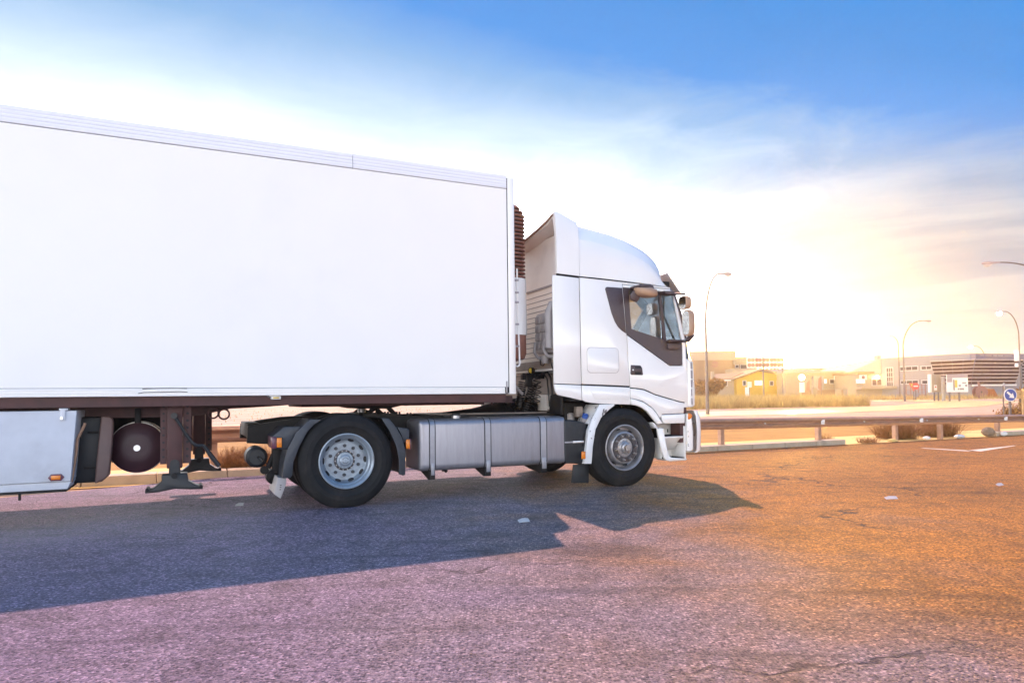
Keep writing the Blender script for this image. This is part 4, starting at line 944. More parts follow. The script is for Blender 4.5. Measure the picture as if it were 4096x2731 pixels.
for px_ in [(2.582, 1.507), (2.652, 1.525), (2.691, 1.515), (2.75, 1.532), (2.809, 1.518), (2.868, 1.526)]:
    cn.box(px_[0]-0.02, px_[0]+0.02, 0.74, 0.84, px_[1]-0.05, px_[1]+0.025)
cr0, cr1 = (2.575, 1.535), (2.908, 1.537)
cn.tube([(cr0[0], 0.8, cr0[1]), (cr1[0], 0.8, cr1[1])], 0.016, 8)
cb_ = (2.659, 1.483)
cn.box(cb_[0]-0.03, cb_[0]+0.03, 0.72, 0.84, cb_[1]-0.12, cb_[1])
con = tp('coupling_bar', cn, 'black', bevel=0.005)
yc = (2.7, 1.588)
tp('coupling_cap', MB().cyl((yc[0]-0.01, 0.78, yc[1]), (yc[0]+0.03, 0.80, yc[1]), 0.045, n=18), 'black', con)
tp('cap_face', MB().lathe([(0.036, 0), (0.034, -0.008), (0, -0.01)], (yc[0]-0.008, 0.775, yc[1]), 18, 'y', False), 'yellow', con)
blk = (2.835, 1.563)
tp('coupling_block', MB().box(blk[0]-0.05, blk[0]+0.05, 0.8, 0.95, blk[1]-0.05, blk[1]+0.05).box(blk[0]+0.05, blk[0]+0.13, 0.8, 0.9, blk[1]-0.06, blk[1]), 'black', con, bevel=0.012)
hs = [(2.731, 1.541), (2.808, 1.555), (2.857, 1.481), (2.874, 1.31), (2.89, 1.105)]
tp('cable', MB().tube([(x, 0.5, z) for x, z in hs], 0.013, 7).tube([(x-0.03, 0.55, z-0.02) for x, z in hs], 0.011, 7), 'hose')
def coil(path, r, turns, rw, n=14):
    path = [Vector(p) for p in path]; L = []
    N = int(turns*n)
    for i in range(N+1):
        t = i/N*(len(path)-1); k = min(int(t), len(path)-2); f = t-k
        p = path[k].lerp(path[k+1], f); d = (path[k+1]-path[k]).normalized()
        u = d.cross(Vector((0, 1, 0.2))).normalized(); v2 = d.cross(u)
        a = 2*math.pi*i/n
        L.append(p + (u*math.cos(a) + v2*math.sin(a))*r)
    return MB().tube(L, rw, 5)
def pz(lst, y): return [(x, y, z) for x, z in lst]
def hang(lst, ys): return [(x, y, z) for (x, z), y in zip(lst, ys)]
for lst, r, turns, rw in (
    (hang([(2.792, 1.49), (2.806, 1.315), (2.784, 1.14), (2.731, 1.002), (2.586, 0.952)], (0.8, 0.8, 0.82, 0.9, 1.0)), 0.055, 11, 0.0075),
    (hang([(2.748, 1.423), (2.729, 1.212), (2.656, 1.002), (2.538, 0.962), (2.462, 1.04)], (0.8, 0.9, 0.9, 1.0, 1.1)), 0.060, 26, 0.0085),
    (hang([(2.651, 1.443), (2.637, 1.248), (2.619, 1.072), (2.547, 0.967), (2.501, 1.038), (2.491, 1.179)], (0.95, 1.0, 1.0, 1.1, 1.1, 1.15)), 0.058, 34, 0.0085),
    (hang([(2.42, 1.216), (2.426, 1.109), (2.464, 1.009), (2.563, 0.956), (2.702, 0.961)], (1.2, 1.2, 1.2, 1.1, 1.05)), 0.042, 20, 0.0075)):
    tp('coiled_hose', coil(lst, r, turns, rw), 'hose', smooth=60)

# ------------------------------------------------------------------ refrigerated semi-trailer
TR0 = (-5.0, 1.3, 0.0)
trailer = empty('semi_trailer', TO + Matrix.Rotation(TH, 3, 'Z') @ Vector(TR0), TH)
tag(trailer, 'long white refrigerated box trailer on a brown steel chassis coupled behind the tractor', 'trailer')
def rp(name, mb, mat, parent=None, **kw):
    o = mb.build(name, mat, parent or trailer, off=TR0, **kw); return o
XF, XB = 2.105, -11.4
ZB, ZT = 1.262, 4.005
seamz = 3.835; xs0 = (1.992, 3.377)[0]
rp('side_wall', MB().box(XB, xs0-0.004, 0.002, 0.05, ZB+0.085, seamz-0.004), 'box_white', smooth=0)
rp('side_wall', MB().box(XB, XF, 2.56, 2.60, ZB, ZT-0.02), 'box_white', smooth=0)
rp('wall_core', MB().box(XB, XF-0.03, 0.012, 0.06, ZB+0.01, ZT-0.03), 'gap', smooth=0)
# roof rail: ribbed aluminium section, in lengths
ribs = [(0.0, seamz+0.003), (-0.004, seamz+0.012)]
for i in range(4):
    z = seamz + 0.02 + i*0.037; ribs += [(-0.004, z), (-0.004, z+0.018), (-0.0015, z+0.022), (-0.0015, z+0.034)]
ribs += [(0.012, ZT-0.008), (0.035, ZT), (0.08, ZT), (0.08, seamz+0.003)]
joint = (0.066, 3.932)[0]
for a, b_ in ((XB, joint-0.003), (joint+0.003, xs0-0.004)):
    rp('roof_rail', MB().prism(ribs, a, b_, 'x'), 'rail_white', smooth=0)
rp('roof', MB().box(XB, XF-0.02, 0.085, 2.55, ZT-0.04, ZT-0.004), 'box_white', smooth=0)
low = [(0.004, ZB)]
for i in range(3):
    z = ZB + 0.004 + i*0.026; low += [(-0.006, z), (-0.006, z+0.014), (0.002, z+0.018), (0.002, z+0.024)]
low += [(0.04, ZB+0.082), (0.04, ZB)]
rp('bottom_rail', MB().prism(low, XB, (1.939, 1.306)[0], 'x'), 'box_white', smooth=0)
rp('corner_post', MB().prism(rrect(xs0+0.004, XF, 0.0, 0.2, 0.035, 5), ZB-0.004, ZT-0.02, 'z'), 'box_white', bevel=0.01, smooth=40)
rp('corner_post', MB().prism(rrect(xs0+0.004, XF, 2.4, 2.6, 0.035, 5), ZB-0.004, ZT-0.02, 'z'), 'box_white', bevel=0.01, smooth=40)
k0, k1 = (1.944, 1.418), (1.97, 1.275)
rp('post_bracket', MB().box(k0[0]+0.01, k1[0]+0.002, -0.006, 0.002, k1[1], k0[1]), 'duct', bevel=0.002)
rp('front_wall', MB().box(XF-0.03, XF-0.006, 0.2, 2.4, ZB, ZT-0.03), 'box_white', smooth=0)
rp('rear_wall', MB().box(XB-0.05, XB-0.002, 0.0, 2.6, ZB, ZT), 'box_white', smooth=0)
rp('floor', MB().box(XB, XF-0.035, 0.065, 2.55, ZB+0.012, ZB+0.1), 'duct', smooth=0)
# scrapes on the bottom rail
sc = MB()
for pts in ([(-2.025, 1.337), (-1.914, 1.344), (-1.78, 1.346), (-1.625, 1.341)], [(-2.061, 1.293), (-2.013, 1.302), (-1.87, 1.304), (-1.689, 1.308), (-1.62, 1.303)]):
    sc.tube([(x, -0.0075, z) for x, z in pts], 0.0035, 5)
rp('scrape', sc, 'gap')

# refrigeration unit on the front wall
fr = empty('refrigeration_unit'); fr.parent = trailer; fr.location = (XF-TR0[0], 0.35-TR0[1], 1.7)
FO = (XF, 0.35, 1.7)
def fpn(name, mb, mat, parent=None, **kw): return mb.build(name, mat, parent or fr, off=FO, **kw)
fz0, fz1, fz2, fz3 = (2.456, 1.735)[1], (2.486, 2.043)[1], (2.47, 2.798)[1], (2.472, 3.782)[1]
def fplan(xo, r=0.16): 
    x1 = XF+xo; pts = [(XF+0.002, 0.36)] + [(x1-r+r*math.sin(rad(a)), 0.36+r-r*math.cos(rad(a))) for a in range(0, 91, 15)]
    return pts + [(x, 2.6-y) for x, y in reversed(pts)]
def fring(xo, z, s_=0.0): return [(x, y+s_*(1 if y < 1.3 else -1), z) for x, y in fplan(xo)]
fpn('lower_cover', MB().loft([fring(0.30, fz0-0.03, 0.06), fring(0.36, fz0, 0.02), fring(0.375, fz0+0.06), fring(0.375, fz1-0.003)], True, True), 'grille', smooth=40)
fpn('cover', MB().loft([fring(0.385, fz1), fring(0.39, fz1+0.05), fring(0.385, fz2-0.04), fring(0.375, fz2-0.003)], True, True), 'cab_white', smooth=40)
fpn('grille_core', MB().loft([fring(0.33, fz2, 0.03), fring(0.33, fz3-0.08, 0.03), fring(0.26, fz3-0.02, 0.06)], True, True), 'gap', smooth=40)
ns = 19
for i in range(ns):
    z = lerp(fz2+0.005, fz3-0.06, i/(ns-1)); dx = 0.375 if i < ns-2 else (0.35 if i == ns-2 else 0.30)
    h_ = (fz3-fz2)/ns
    fpn('grille_slat', MB().loft([fring(dx-0.028, z, 0.012), fring(dx, z+h_*0.2), fring(dx, z+h_*0.42), fring(dx-0.028, z+h_*0.62, 0.012)], True, True), 'grille', smooth=40)
fpn('grille_cap', MB().loft([fring(0.31, fz3-0.035, 0.03), fring(0.29, fz3+0.0, 0.05), fring(0.20, fz3+0.03, 0.12)], True, True), 'grille', smooth=40)
p0 = (2.164, 2.761); p1 = (2.177, 1.608); p2 = (2.213, 1.618); p3 = (2.189, 2.776)
xx = XF+0.03
pipe = MB().tube([(xx+0.0, 0.12, p0[1]+0.12), (xx, 0.12, p1[1]+0.05), (xx+0.01, 0.12, p1[1]+0.01), (xx+0.035, 0.12, p1[1]), (xx+0.06, 0.12, p1[1]+0.01), (xx+0.07, 0.12, p1[1]+0.05), (xx+0.05, 0.12, p1[1]+0.7), (xx+0.045, 0.12, p0[1]+0.10)], 0.011, 8)
dp = rp('drain_pipe', pipe, 'box_white')
for py_ in (1120, 1169, 1208, 1296, 1384):
    pass
for z in [(2.177, 2.711), (2.175, 2.553), (2.181, 2.429), (2.184, 2.147), (2.191, 1.867)]:
    rp('pipe_clip', MB().box(xx-0.012, xx+0.062, 0.105, 0.135, z[1]-0.012, z[1]+0.012), 'duct', dp, bevel=0.003)

# chassis
bz = [(-3.314, 1.077), (-2.34, 1.056), (-1.589, 1.054), (-1.491, 1.066), (-1.343, 1.1), (-1.188, 1.134), (-0.781, 1.153), (-0.407, 1.177), (-0.047, 1.188), (0.658, 1.186), (1.451, 1.17), (2.346, 1.159)]
bz[0] = (XB+0.4, bz[1][1])
beam = [(bz[-1][0], ZB-0.02), (XB+0.4, ZB-0.02)] + bz
for y in (0.65, 1.85):
    ch = rp('chassis_beam', MB().prism(beam, y, y+0.014), 'brown', smooth=0)
    fl = [(x, z) for x, z in bz]
    m = MB().loft([[(x, y-0.06, z-0.012), (x, y+0.075, z-0.012), (x, y+0.075, z), (x, y-0.06, z)] for x, z in fl])
    rp('beam_flange', m, 'brown', ch, smooth=0)
m = MB()
x = -10.9
while x < 1.9:
    m.box(x, x+0.06, 0.08, 2.52, ZB-0.09, ZB-0.021); x += 0.55
xm = rp('cross_members', m, 'brown', smooth=0); xm['kind'] = 'stuff'
rp('edge_runner', MB().box(XB+0.1, 1.98, 0.07, 0.11, ZB-0.10, ZB-0.004), 'brown', smooth=0)
rp('skid_plate', MB().box(-0.4, 1.95, 0.68, 1.92, ZB-0.135, ZB-0.095), 'brown', bevel=0.01)
rp('kingpin', MB().cyl((0.45, 1.3, 1.13), (0.45, 1.3, 1.0), 0.05, n=14), 'nut')
wl0, wl1 = (-0.811, 1.258), (-0.711, 1.219)
wm = rp('side_marker_lamp', MB().box(wl0[0], wl1[0], 0.0, 0.07, wl1[1], wl0[1]), 'signwhite', bevel=0.006)
rp('lamp_bulb', MB().box(wl0[0]+0.02, wl1[0]-0.02, -0.006, 0.0005, wl1[1]+0.012, wl0[1]-0.012), 'yellow', wm, bevel=0.003)
wc = [(-0.805, 1.252), (-0.833, 1.263), (-0.851, 1.255), (-0.833, 1.245), (-0.8, 1.25)]
rp('lamp_cable', MB().tube([(x, 0.03, z) for x, z in wc], 0.004, 5), 'silver', wm)
for i, c_ in enumerate([(-1.367, 1.076), (-1.254, 1.063)]):
    rp('rope_ring', MB().lathe([(0.055+0.010*math.cos(rad(a)), 0.010*math.sin(rad(a))) for a in range(0, 360, 60)], (c_[0], 0.56, c_[1]), 24, 'y'), 'brown')
for c_ in [(1.563, 1.149), (2.065, 1.143)]:
    rp('drop_pin', MB().cyl((c_[0], 0.7, c_[1]+0.05), (c_[0], 0.7, c_[1]-0.02), 0.014, n=8), 'brown')

# landing legs
def landing_leg(y0, crank):
    dxl = 0.0 if crank else 0.25; xa, xb = (-1.813, 1.12)[0]+dxl, (-1.665, 1.118)[0]+dxl
    z0, z1, z2 = (-1.735, 0.515)[1], (-1.739, 1.179)[1], (-1.735, 0.43)[1]
    lg = rp('landing_leg', MB().box(xa, xb, y0, y0+0.15, z0, z1), 'brown', bevel=0.01)
    xc = (xa+xb)/2
    rp('inner_leg', MB().box(xa+0.02, xb-0.02, y0+0.02, y0+0.13, z2, z0+0.1), 'darkplastic', lg, bevel=0.006)
    rp('leg_cover', MB().prism(rrect(xc-0.045, xc+0.045, z2-0.0, z0+0.09, 0.04, 4), y0-0.006, y0+0.02), 'darkplastic', lg)
    pl = MB().box(xa-0.062, xa-0.002, y0+0.04, y0+0.06, z1-0.62, z1+0.02).box(xb+0.002, xb+0.08, y0+0.04, y0+0.06, z1-0.62, z1+0.02)
    rp('mounting_plate', pl, 'brown', lg, smooth=0)
    ho = MB()
    for i in range(8):
        z = z1 - 0.02 - i*0.075; ho.cyl((xa-0.032, y0+0.039, z), (xa-0.032, y0+0.036, z), 0.012, n=10).cyl((xb+0.045, y0+0.039, z), (xb+0.045, y0+0.036, z), 0.014, n=10)
    rp('bolt_hole', ho, 'gap', lg)
    foot = [(xc-0.27, z2-0.155), (xc-0.27, z2-0.125), (xc-0.20, z2-0.115), (xc-0.12, z2-0.05), (xc-0.12, z2+0.02), (xc+0.12, z2+0.03), (xc+0.13, z2-0.05), (xc+0.20, z2-0.10), (xc+0.27, z2-0.115), (xc+0.27, z2-0.145), (xc+0.15, z2-0.14), (xc, z2-0.125), (xc-0.15, z2-0.15)]
    ft = rp('foot', MB().prism(foot, y0-0.03, y0+0.18), 'darkplastic', lg, bevel=0.008)
    rp('foot_pin', MB().cyl((xc, y0-0.05, z2+0.01), (xc, y0+0.2, z2+0.01), 0.03, n=14).cyl((xc-0.25, y0-0.045, z2-0.12), (xc-0.25, y0+0.19, z2-0.12), 0.018, n=10).cyl((xc+0.25, y0-0.045, z2-0.115), (xc+0.25, y0+0.19, z2-0.115), 0.018, n=10), 'black', lg)
    if crank:
        pts = [(x, y0-0.07, z) for x, z in [(-1.746, 1.062), (-1.69, 0.973), (-1.635, 0.87), (-1.576, 0.782), (-1.543, 0.752), (-1.507, 0.743), (-1.466, 0.746)]]
        cr = rp('crank', MB().tube(pts, 0.017, 8).cyl((pts[0][0], y0-0.09, pts[0][2]), (pts[0][0], y0+0.01, pts[0][2]), 0.032, n=14), 'darkplastic', lg)
        pts = [(x, y0-0.07, z) for x, z in [(-1.469, 0.749), (-1.44, 0.711), (-1.408, 0.655), (-1.315, 0.521)]]
        rp('crank_grip', MB().tube(pts, [0.017, 0.019, 0.024, 0.024], 8), 'darkplastic', lg)
    return lg
landing_leg(0.25, True)
landing_leg(2.20, False)
rp('leg_stay', MB().box((-1.752, 0.94)[0]-0.02, (-1.752, 0.94)[0]+0.03, 0.41, 2.19, 0.98, 1.03), 'brown')
rp('cross_shaft', MB().cyl(((-1.752, 0.94)[0]+0.03, 0.4, 0.9), ((-1.752, 0.94)[0]+0.03, 2.2, 0.9), 0.018, n=10), 'brown')
# air reservoir
at = (-2.1, 0.725)
rt = rp('air_tank', MB().tube([(at[0], 0.50, at[1]), (at[0], 0.505, at[1]), (at[0], 0.56, at[1]), (at[0], 1.25, at[1]), (at[0], 1.31, at[1])], [0.11, 0.16, 0.262, 0.262, 0.15], 36), 'maroon', smooth=40)
rp('tank_band', MB().lathe([(0.262, 0), (0.272, 0.0), (0.272, 0.06), (0.262, 0.06)], (at[0], 0.62, at[1]), 36, 'y').lathe([(0.262, 0), (0.272, 0.0), (0.272, 0.06), (0.262, 0.06)], (at[0], 1.05, at[1]), 36, 'y'), 'beige', rt)
rp('tank_plug', MB().cyl((at[0], 0.50, at[1]), (at[0], 0.485, at[1]), 0.032, n=16), 'silver', rt)
rp('tank_boss', MB().lathe([(0.115, 0.004), (0.113, -0.004), (0.10, -0.005), (0.098, 0.004)], (at[0], 0.502, at[1]), 30, 'y'), 'maroon', rt)
rp('tank_hanger', MB().box(at[0]-0.03, at[0]+0.03, 0.575, 0.62, at[1]+0.20, at[1]+0.42), 'black', rt, bevel=0.01)
rp('tank_hanger', MB().box(at[0]-0.30, at[0]+0.32, 1.25, 1.35, at[1]-0.2, at[1]+0.45), 'black', rt, bevel=0.01)
# side locker, brown shell, pallet box
d0, d1 = (-2.597, 1.061), (-2.4, 0.396)
lo = rp('side_locker', MB().box(d0[0]-0.15, d1[0], 0.42, 1.2, d1[1], d0[1]), 'darkplastic', bevel=0.02)
for pz_ in [(-2.475, 0.906), (-2.506, 0.548)]:
    rp('locker_catch', MB().box(pz_[0]-0.06, pz_[0]+0.12, 0.40, 0.425, pz_[1]-0.012, pz_[1]+0.012), 'black', lo, bevel=0.003)
sh = [(-2.409, 1.074), (-2.328, 1.067), (-2.305, 1.036), (-2.298, 1.001), (-2.308, 0.772), (-2.328, 0.521), (-2.349, 0.451), (-2.388, 0.423), (-2.461, 0.39), (-2.448, 0.602), (-2.434, 0.777)]
rp('locker_door', MB().prism(sh, 0.30, 0.40), 'spareshell', lo, bevel=0.02, seg=3)
hr = [(-2.528, 1.007), (-2.534, 0.985), (-2.589, 0.859), (-2.593, 0.827), (-2.602, 0.693), (-2.638, 0.438)]
rp('pull_rod', MB().tube([(x, 0.16, z) for x, z in hr], 0.014, 8), 'galv')
bxr = (-2.587, 1.133); bxb = (-2.632, 0.453)
pb = rp('pallet_box', MB().prism([(-8.0, bxr[1]), (bxr[0], bxr[1]), (bxb[0], bxb[1]), (-8.0, bxb[1])], 0.08, 0.75), 'toolbox', bevel=0.012)
rp('box_rim', MB().prism([(-8.0, bxb[1]-0.003), (bxb[0]+0.0, bxb[1]-0.003), (bxb[0]-0.03, bxb[1]-0.075), (-8.0, bxb[1]-0.075)], 0.10, 0.74), 'toolbox', pb, bevel=0.006)
rp('box_sill', MB().prism([(-8.0, bxb[1]-0.078), (bxb[0]-0.02, bxb[1]-0.078), (bxb[0]-0.04, bxb[1]-0.10), (-8.0, bxb[1]-0.10)], 0.11, 0.74).cyl(((-3.048, 0.416)[0], 0.14, bxb[1]-0.08), ((-3.048, 0.416)[0], 0.14, bxb[1]-0.16), 0.012, n=8), 'black', pb)
la, lb = (-2.724, 1.142), (-2.679, 1.038)
lt = rp('box_latch', MB().box(la[0], lb[0], 0.066, 0.08, lb[1], la[1]).box(la[0]-0.01, lb[0]+0.02, 0.07, 0.2, la[1]-0.006, la[1]+0.012), 'toolbox', pb, bevel=0.003)
lp = (-2.71, 1.061)
rp('latch_rivet', MB().cyl((lp[0], 0.066, lp[1]), (lp[0], 0.060, lp[1]), 0.014, n=12), 'silver', pb)
ra, rb_ = (-2.816, 0.529), (-2.683, 0.464)
rf = rp('side_lamp', MB().prism([(ra[0], (ra[1]+rb_[1])/2), (ra[0]+0.025, ra[1]), (rb_[0]-0.025, ra[1]), (rb_[0], (ra[1]+rb_[1])/2), (rb_[0]-0.025, rb_[1]), (ra[0]+0.025, rb_[1])], 0.066, 0.08), 'redlens', pb, bevel=0.003)
rp('lamp_lens', MB().box(ra[0]+0.028, rb_[0]-0.03, 0.060, 0.07, rb_[1]+0.012, ra[1]-0.012), 'amber', pb, bevel=0.004)
# bogie further back, left of the picture
for x in (-6.9, -8.2, -9.5):
    for y, fl in ((0.02, False), (2.58, True)):
        c_ = copy_tree(FW, trailer); c_.location = (x-TR0[0], y-TR0[1], 0.521)
        if fl: c_.rotation_euler = (0, 0, math.pi)
    rp('axle', MB().cyl((x, 0.3, 0.535), (x, 2.3, 0.535), 0.07, n=12), 'black')

# ------------------------------------------------------------------ crash barrier
RO = (*rail_xy(0), 0)
barrier = empty('crash_barrier', RO, 0); tag(barrier, 'galvanised steel crash barrier on posts along the edge of the lot', 'guard rail')
def rz_top(s): return lerp(0.829, 0.575, (s-0.0)/21.5) if s > 0 else 0.829
def rz_bot(s): return lerp(0.548, 0.357, (s-0.0)/21.5) if s > 0 else 0.548
def rl(s, n, z): x, y = rail_xy(s, n); return (x, y, z)
def beam_ring(s):
    zt_, zb_ = rz_top(s), rz_bot(s); h = zt_-zb_
    prof = [(0.02, 0.0), (-0.02, 0.035), (-0.058, 0.15), (-0.06, 0.28), (-0.02, 0.40), (0.005, 0.47), (0.005, 0.53), (-0.02, 0.60), (-0.06, 0.72), (-0.058, 0.85), (-0.02, 0.965), (0.02, 1.0)]
    front = [rl(s, n, zb_+h*t) for n, t in prof]; back = [rl(s, n+0.005, zb_+h*t) for n, t in reversed(prof)]
    return front + back
def bpart(name, mb, mat, parent=None, **kw): return mb.build(name, mat, parent or barrier, off=RO, **kw)
s_ = -14.1; joints = []
while s_ < 40:
    bpart('rail_beam', MB().loft([beam_ring(s_ + 0.002), beam_ring(s_+1.42), beam_ring(s_+2.84), beam_ring(s_ + 4.246)]), 'galv', smooth=50)
    joints.append(s_); s_ += 4.25
post_s = [-13.1, -9.6, -6.4, -3.3, -0.2, 2.4, 5.0, 7.6, 10.28, 13.3, 16.07, 17.87, 20.4, 23.0, 26, 29, 32, 35, 38]
for s in post_s:
    zt_ = rz_top(s)-0.03
    m = MB()
    for (na, nb, sa, sb_) in ((0.03, 0.036, -0.05, 0.05), (0.036, 0.13, -0.05, -0.044), (0.13, 0.136, -0.05, 0.05)):
        m.loft([[rl(s+sa, na, z), rl(s+sb_, na, z), rl(s+sb_, nb, z), rl(s+sa, nb, z)] for z in (-0.2, zt_)])
    bpart('post', m, 'galv', smooth=0)
for s in [9.35, 13.3, 16.9, 20.55, 24.3]:
    zc = lerp(rz_top(s), rz_bot(s), 0.5)
    m = MB().loft([[rl(s-0.045, -0.052, zc-0.05), rl(s+0.03, -0.052, zc-0.06), rl(s+0.03, -0.052, zc+0.06), rl(s-0.045, -0.052, zc+0.03)], [rl(s+0.005, -0.10, zc-0.045), rl(s+0.032, -0.10, zc-0.05), rl(s+0.032, -0.10, zc+0.05), rl(s+0.005, -0.10, zc+0.03)]])
    bpart('reflector', m, 'signwhite', smooth=0)
for s in [11.5, 14.8, 17.2, 19.4]:
    zc = lerp(rz_top(s), rz_bot(s), 0.52)
    x, y, z = rl(s, -0.01, zc)
    bpart('bolt_head', MB().cyl(rl(s, 0.0, zc), rl(s, -0.03, zc), 0.022, n=10), 'silver')

# ------------------------------------------------------------------ street lamps
def street_lamp(name, base, h, rise, arm, ang, head_len, lit, label, r0=0.085):
    """base (x, y, z); the arm leaves at height h-rise and curves over along direction ang (0 = +x)"""
    t = empty(name, base); t.rotation_euler = (0, 0, ang); tag(t, label, 'street lamp', 'street lamps by the roundabout')
    MB().tube([(0, 0, 0), (0, 0, 0.5), (0, 0, (h-rise)*0.6), (0, 0, h-rise)], [r0*1.25, r0*1.15, r0*0.85, r0*0.6], 12).build('pole', 'lampsteel', t, smooth=50)
    pts = [(arm*(1-math.cos(rad(a)))*0.98 if False else arm*(1-math.cos(rad(a))), 0, h-rise + rise*math.sin(rad(a))) for a in range(0, 91, 9)]
    pts = [(arm*(a/90)**1.7, 0, h-rise + rise*math.sin(rad(a))) for a in range(0, 91, 9)]
    MB().tube(pts, [r0*0.58]*5 + [r0*0.5]*3 + [r0*0.45]*3, 10).build('arm', 'lampsteel', t, smooth=50)
    L = head_len; x = arm; z = h
    hd = blob([(x-0.02, 0, z, 0.045, 0.045), (x+L*0.35, 0, z-0.02, 0.09, 0.07), (x+L*0.65, 0, z-0.05, 0.16, 0.12), (x+L*0.9, 0, z-0.055, 0.14, 0.09), (x+L, 0, z-0.05, 0.04, 0.03)]).build('lamp_head', 'lamphead', t, smooth=60)
    if lit: blob([(x+L*0.36, 0, z-0.2, 0.10, 0.06), (x+L*0.6, 0, z-0.26, 0.24, 0.24), (x+L*0.95, 0, z-0.24, 0.16, 0.14)]).build('lamp_lens', 'lit', hd, smooth=60)
    else: blob([(x+L*0.45, 0, z-0.13, 0.06, 0.03), (x+L*0.65, 0, z-0.18, 0.13, 0.09), (x+L*0.88, 0, z-0.14, 0.08, 0.04)]).build('lamp_lens', 'lens', hd, smooth=60)
    return t
def lamp_at(b, top, D, head, lit, label, rise, right, r0=0.085, hl=0.8):
    """b: foot point on the vertical plane at distance D, top: arm end"""
    bz = zt(D)-0.05
    arm = abs(head[0]-b[0])
    return street_lamp('street_lamp', (b[0], D, bz), top[2]-bz, rise, arm, 0 if right else math.pi, hl, lit, label, r0)
lamp_at((13.129, 46.0, 2.654), (14.173, 46.0, 9.526), 46, (14.173, 46.0, 9.526), False, 'tall street lamp with arm curving right just past the front of the truck', 3.2, True, 0.10)
lamp_at((45.952, 80.0, 3.471), (48.328, 80.0, 9.855), 80, (48.328, 80.0, 9.855), False, 'unlit street lamp with arm curving right in front of the grey warehouse', 3.0, True, 0.11, 1.05)
lamp_at((59.014, 104.0, 4.161), (57.827, 104.0, 10.173), 104, (57.827, 104.0, 10.173), True, 'lit street lamp with arm to the left just beside the unlit lamp', 1.4, False, 0.11, 0.9)
lamp_at((88.805, 128.0, 4.662), (86.888, 128.0, 10.182), 128, (86.888, 128.0, 10.182), True, 'lit street lamp in front of the dark glass office front', 2.2, False, 0.13, 0.95)
l5 = lamp_at((61.065, 82.0, 3.369), (59.364, 82.0, 11.078), 82, (59.364, 82.0, 11.078), True, 'lit street lamp with camera boxes at the right edge by the arrow sign', 2.8, False, 0.11, 0.8)
q = (60.76, 82.0, 5.659); lx = ((61.065, 82.0, 3.369)[0] - q[0])
MB().box(lx-0.22, lx+0.16, -0.3, 0.1, q[2]-1.0+0.4, q[2]+0.9-0.2).build('camera_box', 'signwhite', l5, off=(0, 0, zt(82)-0.05), bevel=0.05)
blob([(lx-0.25, -0.1, q[2]-1.1, 0.05, 0.05), (lx, -0.1, q[2]-1.1, 0.26, 0.24), (lx+0.25, -0.1, q[2]-1.1, 0.05, 0.05)]).build('camera_dome', 'signwhite', l5, off=(0, 0, zt(82)-0.05))
b6 = (34.971, 44.0, 5.571); h6 = (31.694, 44.0, 9.69)
lamp_at(b6, h6, 44, h6, False, 'near street lamp whose arm enters from the right edge, large unlit head', 1.6, False, 0.10, 1.15)
# masts
def mast(D, px, top, r, label):
    t = MB().tube([(px[0], D, zt(D)-0.1), (px[0], D, lerp(zt(D), top, 0.5)), (px[0], D, top)], [r, r*0.85, r*0.35], 10).build('mast', 'lampsteel', None)
    return tag(t, label, 'mast')
mast(105, (38.66, 105.0, 4.428), (38.807, 105.0, 10.521)[2], 0.13, 'thin tall mast in front of the ochre house')
mast(112, (44.396, 112.0, 4.607), (44.429, 112.0, 5.921)[2], 0.13, 'short pale mast right of the tall one before the ochre house')

# ------------------------------------------------------------------ buildings
def wall_box(name, label, x0, x1, D, depth, top, mat, cat='building', zb=None):
    zb = zt(D)-0.6 if zb is None else zb
    r = empty(name, ((x0+x1)/2, D, zb)); tag(r, label, cat)
    MB().box(x0, x1, D, D+depth, zb, top).build('wall', mat, r, off=tuple(r.location), smooth=0)
    return r
def win(parent, D, a, b_, mat='window', mull=0, frame=0.10, name='window'):
    x0, x1, z0, z1 = min(a[0], b_[0]), max(a[0], b_[0]), min(a[2], b_[2]), max(a[2], b_[2])
    off = tuple(parent.location)
    fr = MB()
    fr.box(x0-frame, x1+frame, D-0.10, D-0.002, z1, z1+frame).box(x0-frame, x1+frame, D-0.14, D-0.002, z0-frame, z0).box(x0-frame, x0, D-0.10, D-0.002, z0, z1).box(x1, x1+frame, D-0.10, D-0.002, z0, z1)
    f = fr.build(name, 'frame', parent, off=off, smooth=0)
    n = mull+1
    for i in range(n):
        xa, xb = lerp(x0, x1, i/n), lerp(x0, x1, (i+1)/n)
        MB().box(xa+(0.04 if i else 0), xb-(0.04 if i < mull else 0), D-0.05, D-0.004, z0, z1).build('pane', mat, f, off=off, smooth=0)
        if i: MB().box(xa-0.04, xa+0.04, D-0.09, D-0.004, z0, z1).build('window_bar', 'frame', f, off=off, smooth=0)
    return f
# tall hall behind the house, left
D1 = 150
a, b_ = (35.927, 150.0, 10.877), (48.592, 150.0, 6.438)
hall = wall_box('factory_hall', 'tall pale hall with a round vent behind the tree and house', a[0], b_[0], D1, 40, a[2], 'wall_tan')
pz0 = (41.395, 150.0, 9.217)[2]
MB().box(a[0]-0.1, b_[0]+0.6, D1-0.25, D1+40.2, pz0, a[2]+0.3).build('parapet', 'wall_cream', hall, off=tuple(hall.location), smooth=0)
vc = (44.565, 150.0, 8.3)
vent = MB().cyl((vc[0], D1-0.2, vc[2]), (vc[0], D1-0.003, vc[2]), 0.72, n=24).build('round_vent', 'grille', hall, off=tuple(hall.location))
MB().box(vc[0]-0.72, vc[0]+0.72, D1-0.28, D1-0.201, vc[2]-0.06, vc[2]+0.06).build('vent_slat', 'wall_tan', vent, off=tuple(hall.location))
a, b_ = (51.435, 158.0, 10.136), (56.741, 158.0, 6.655)
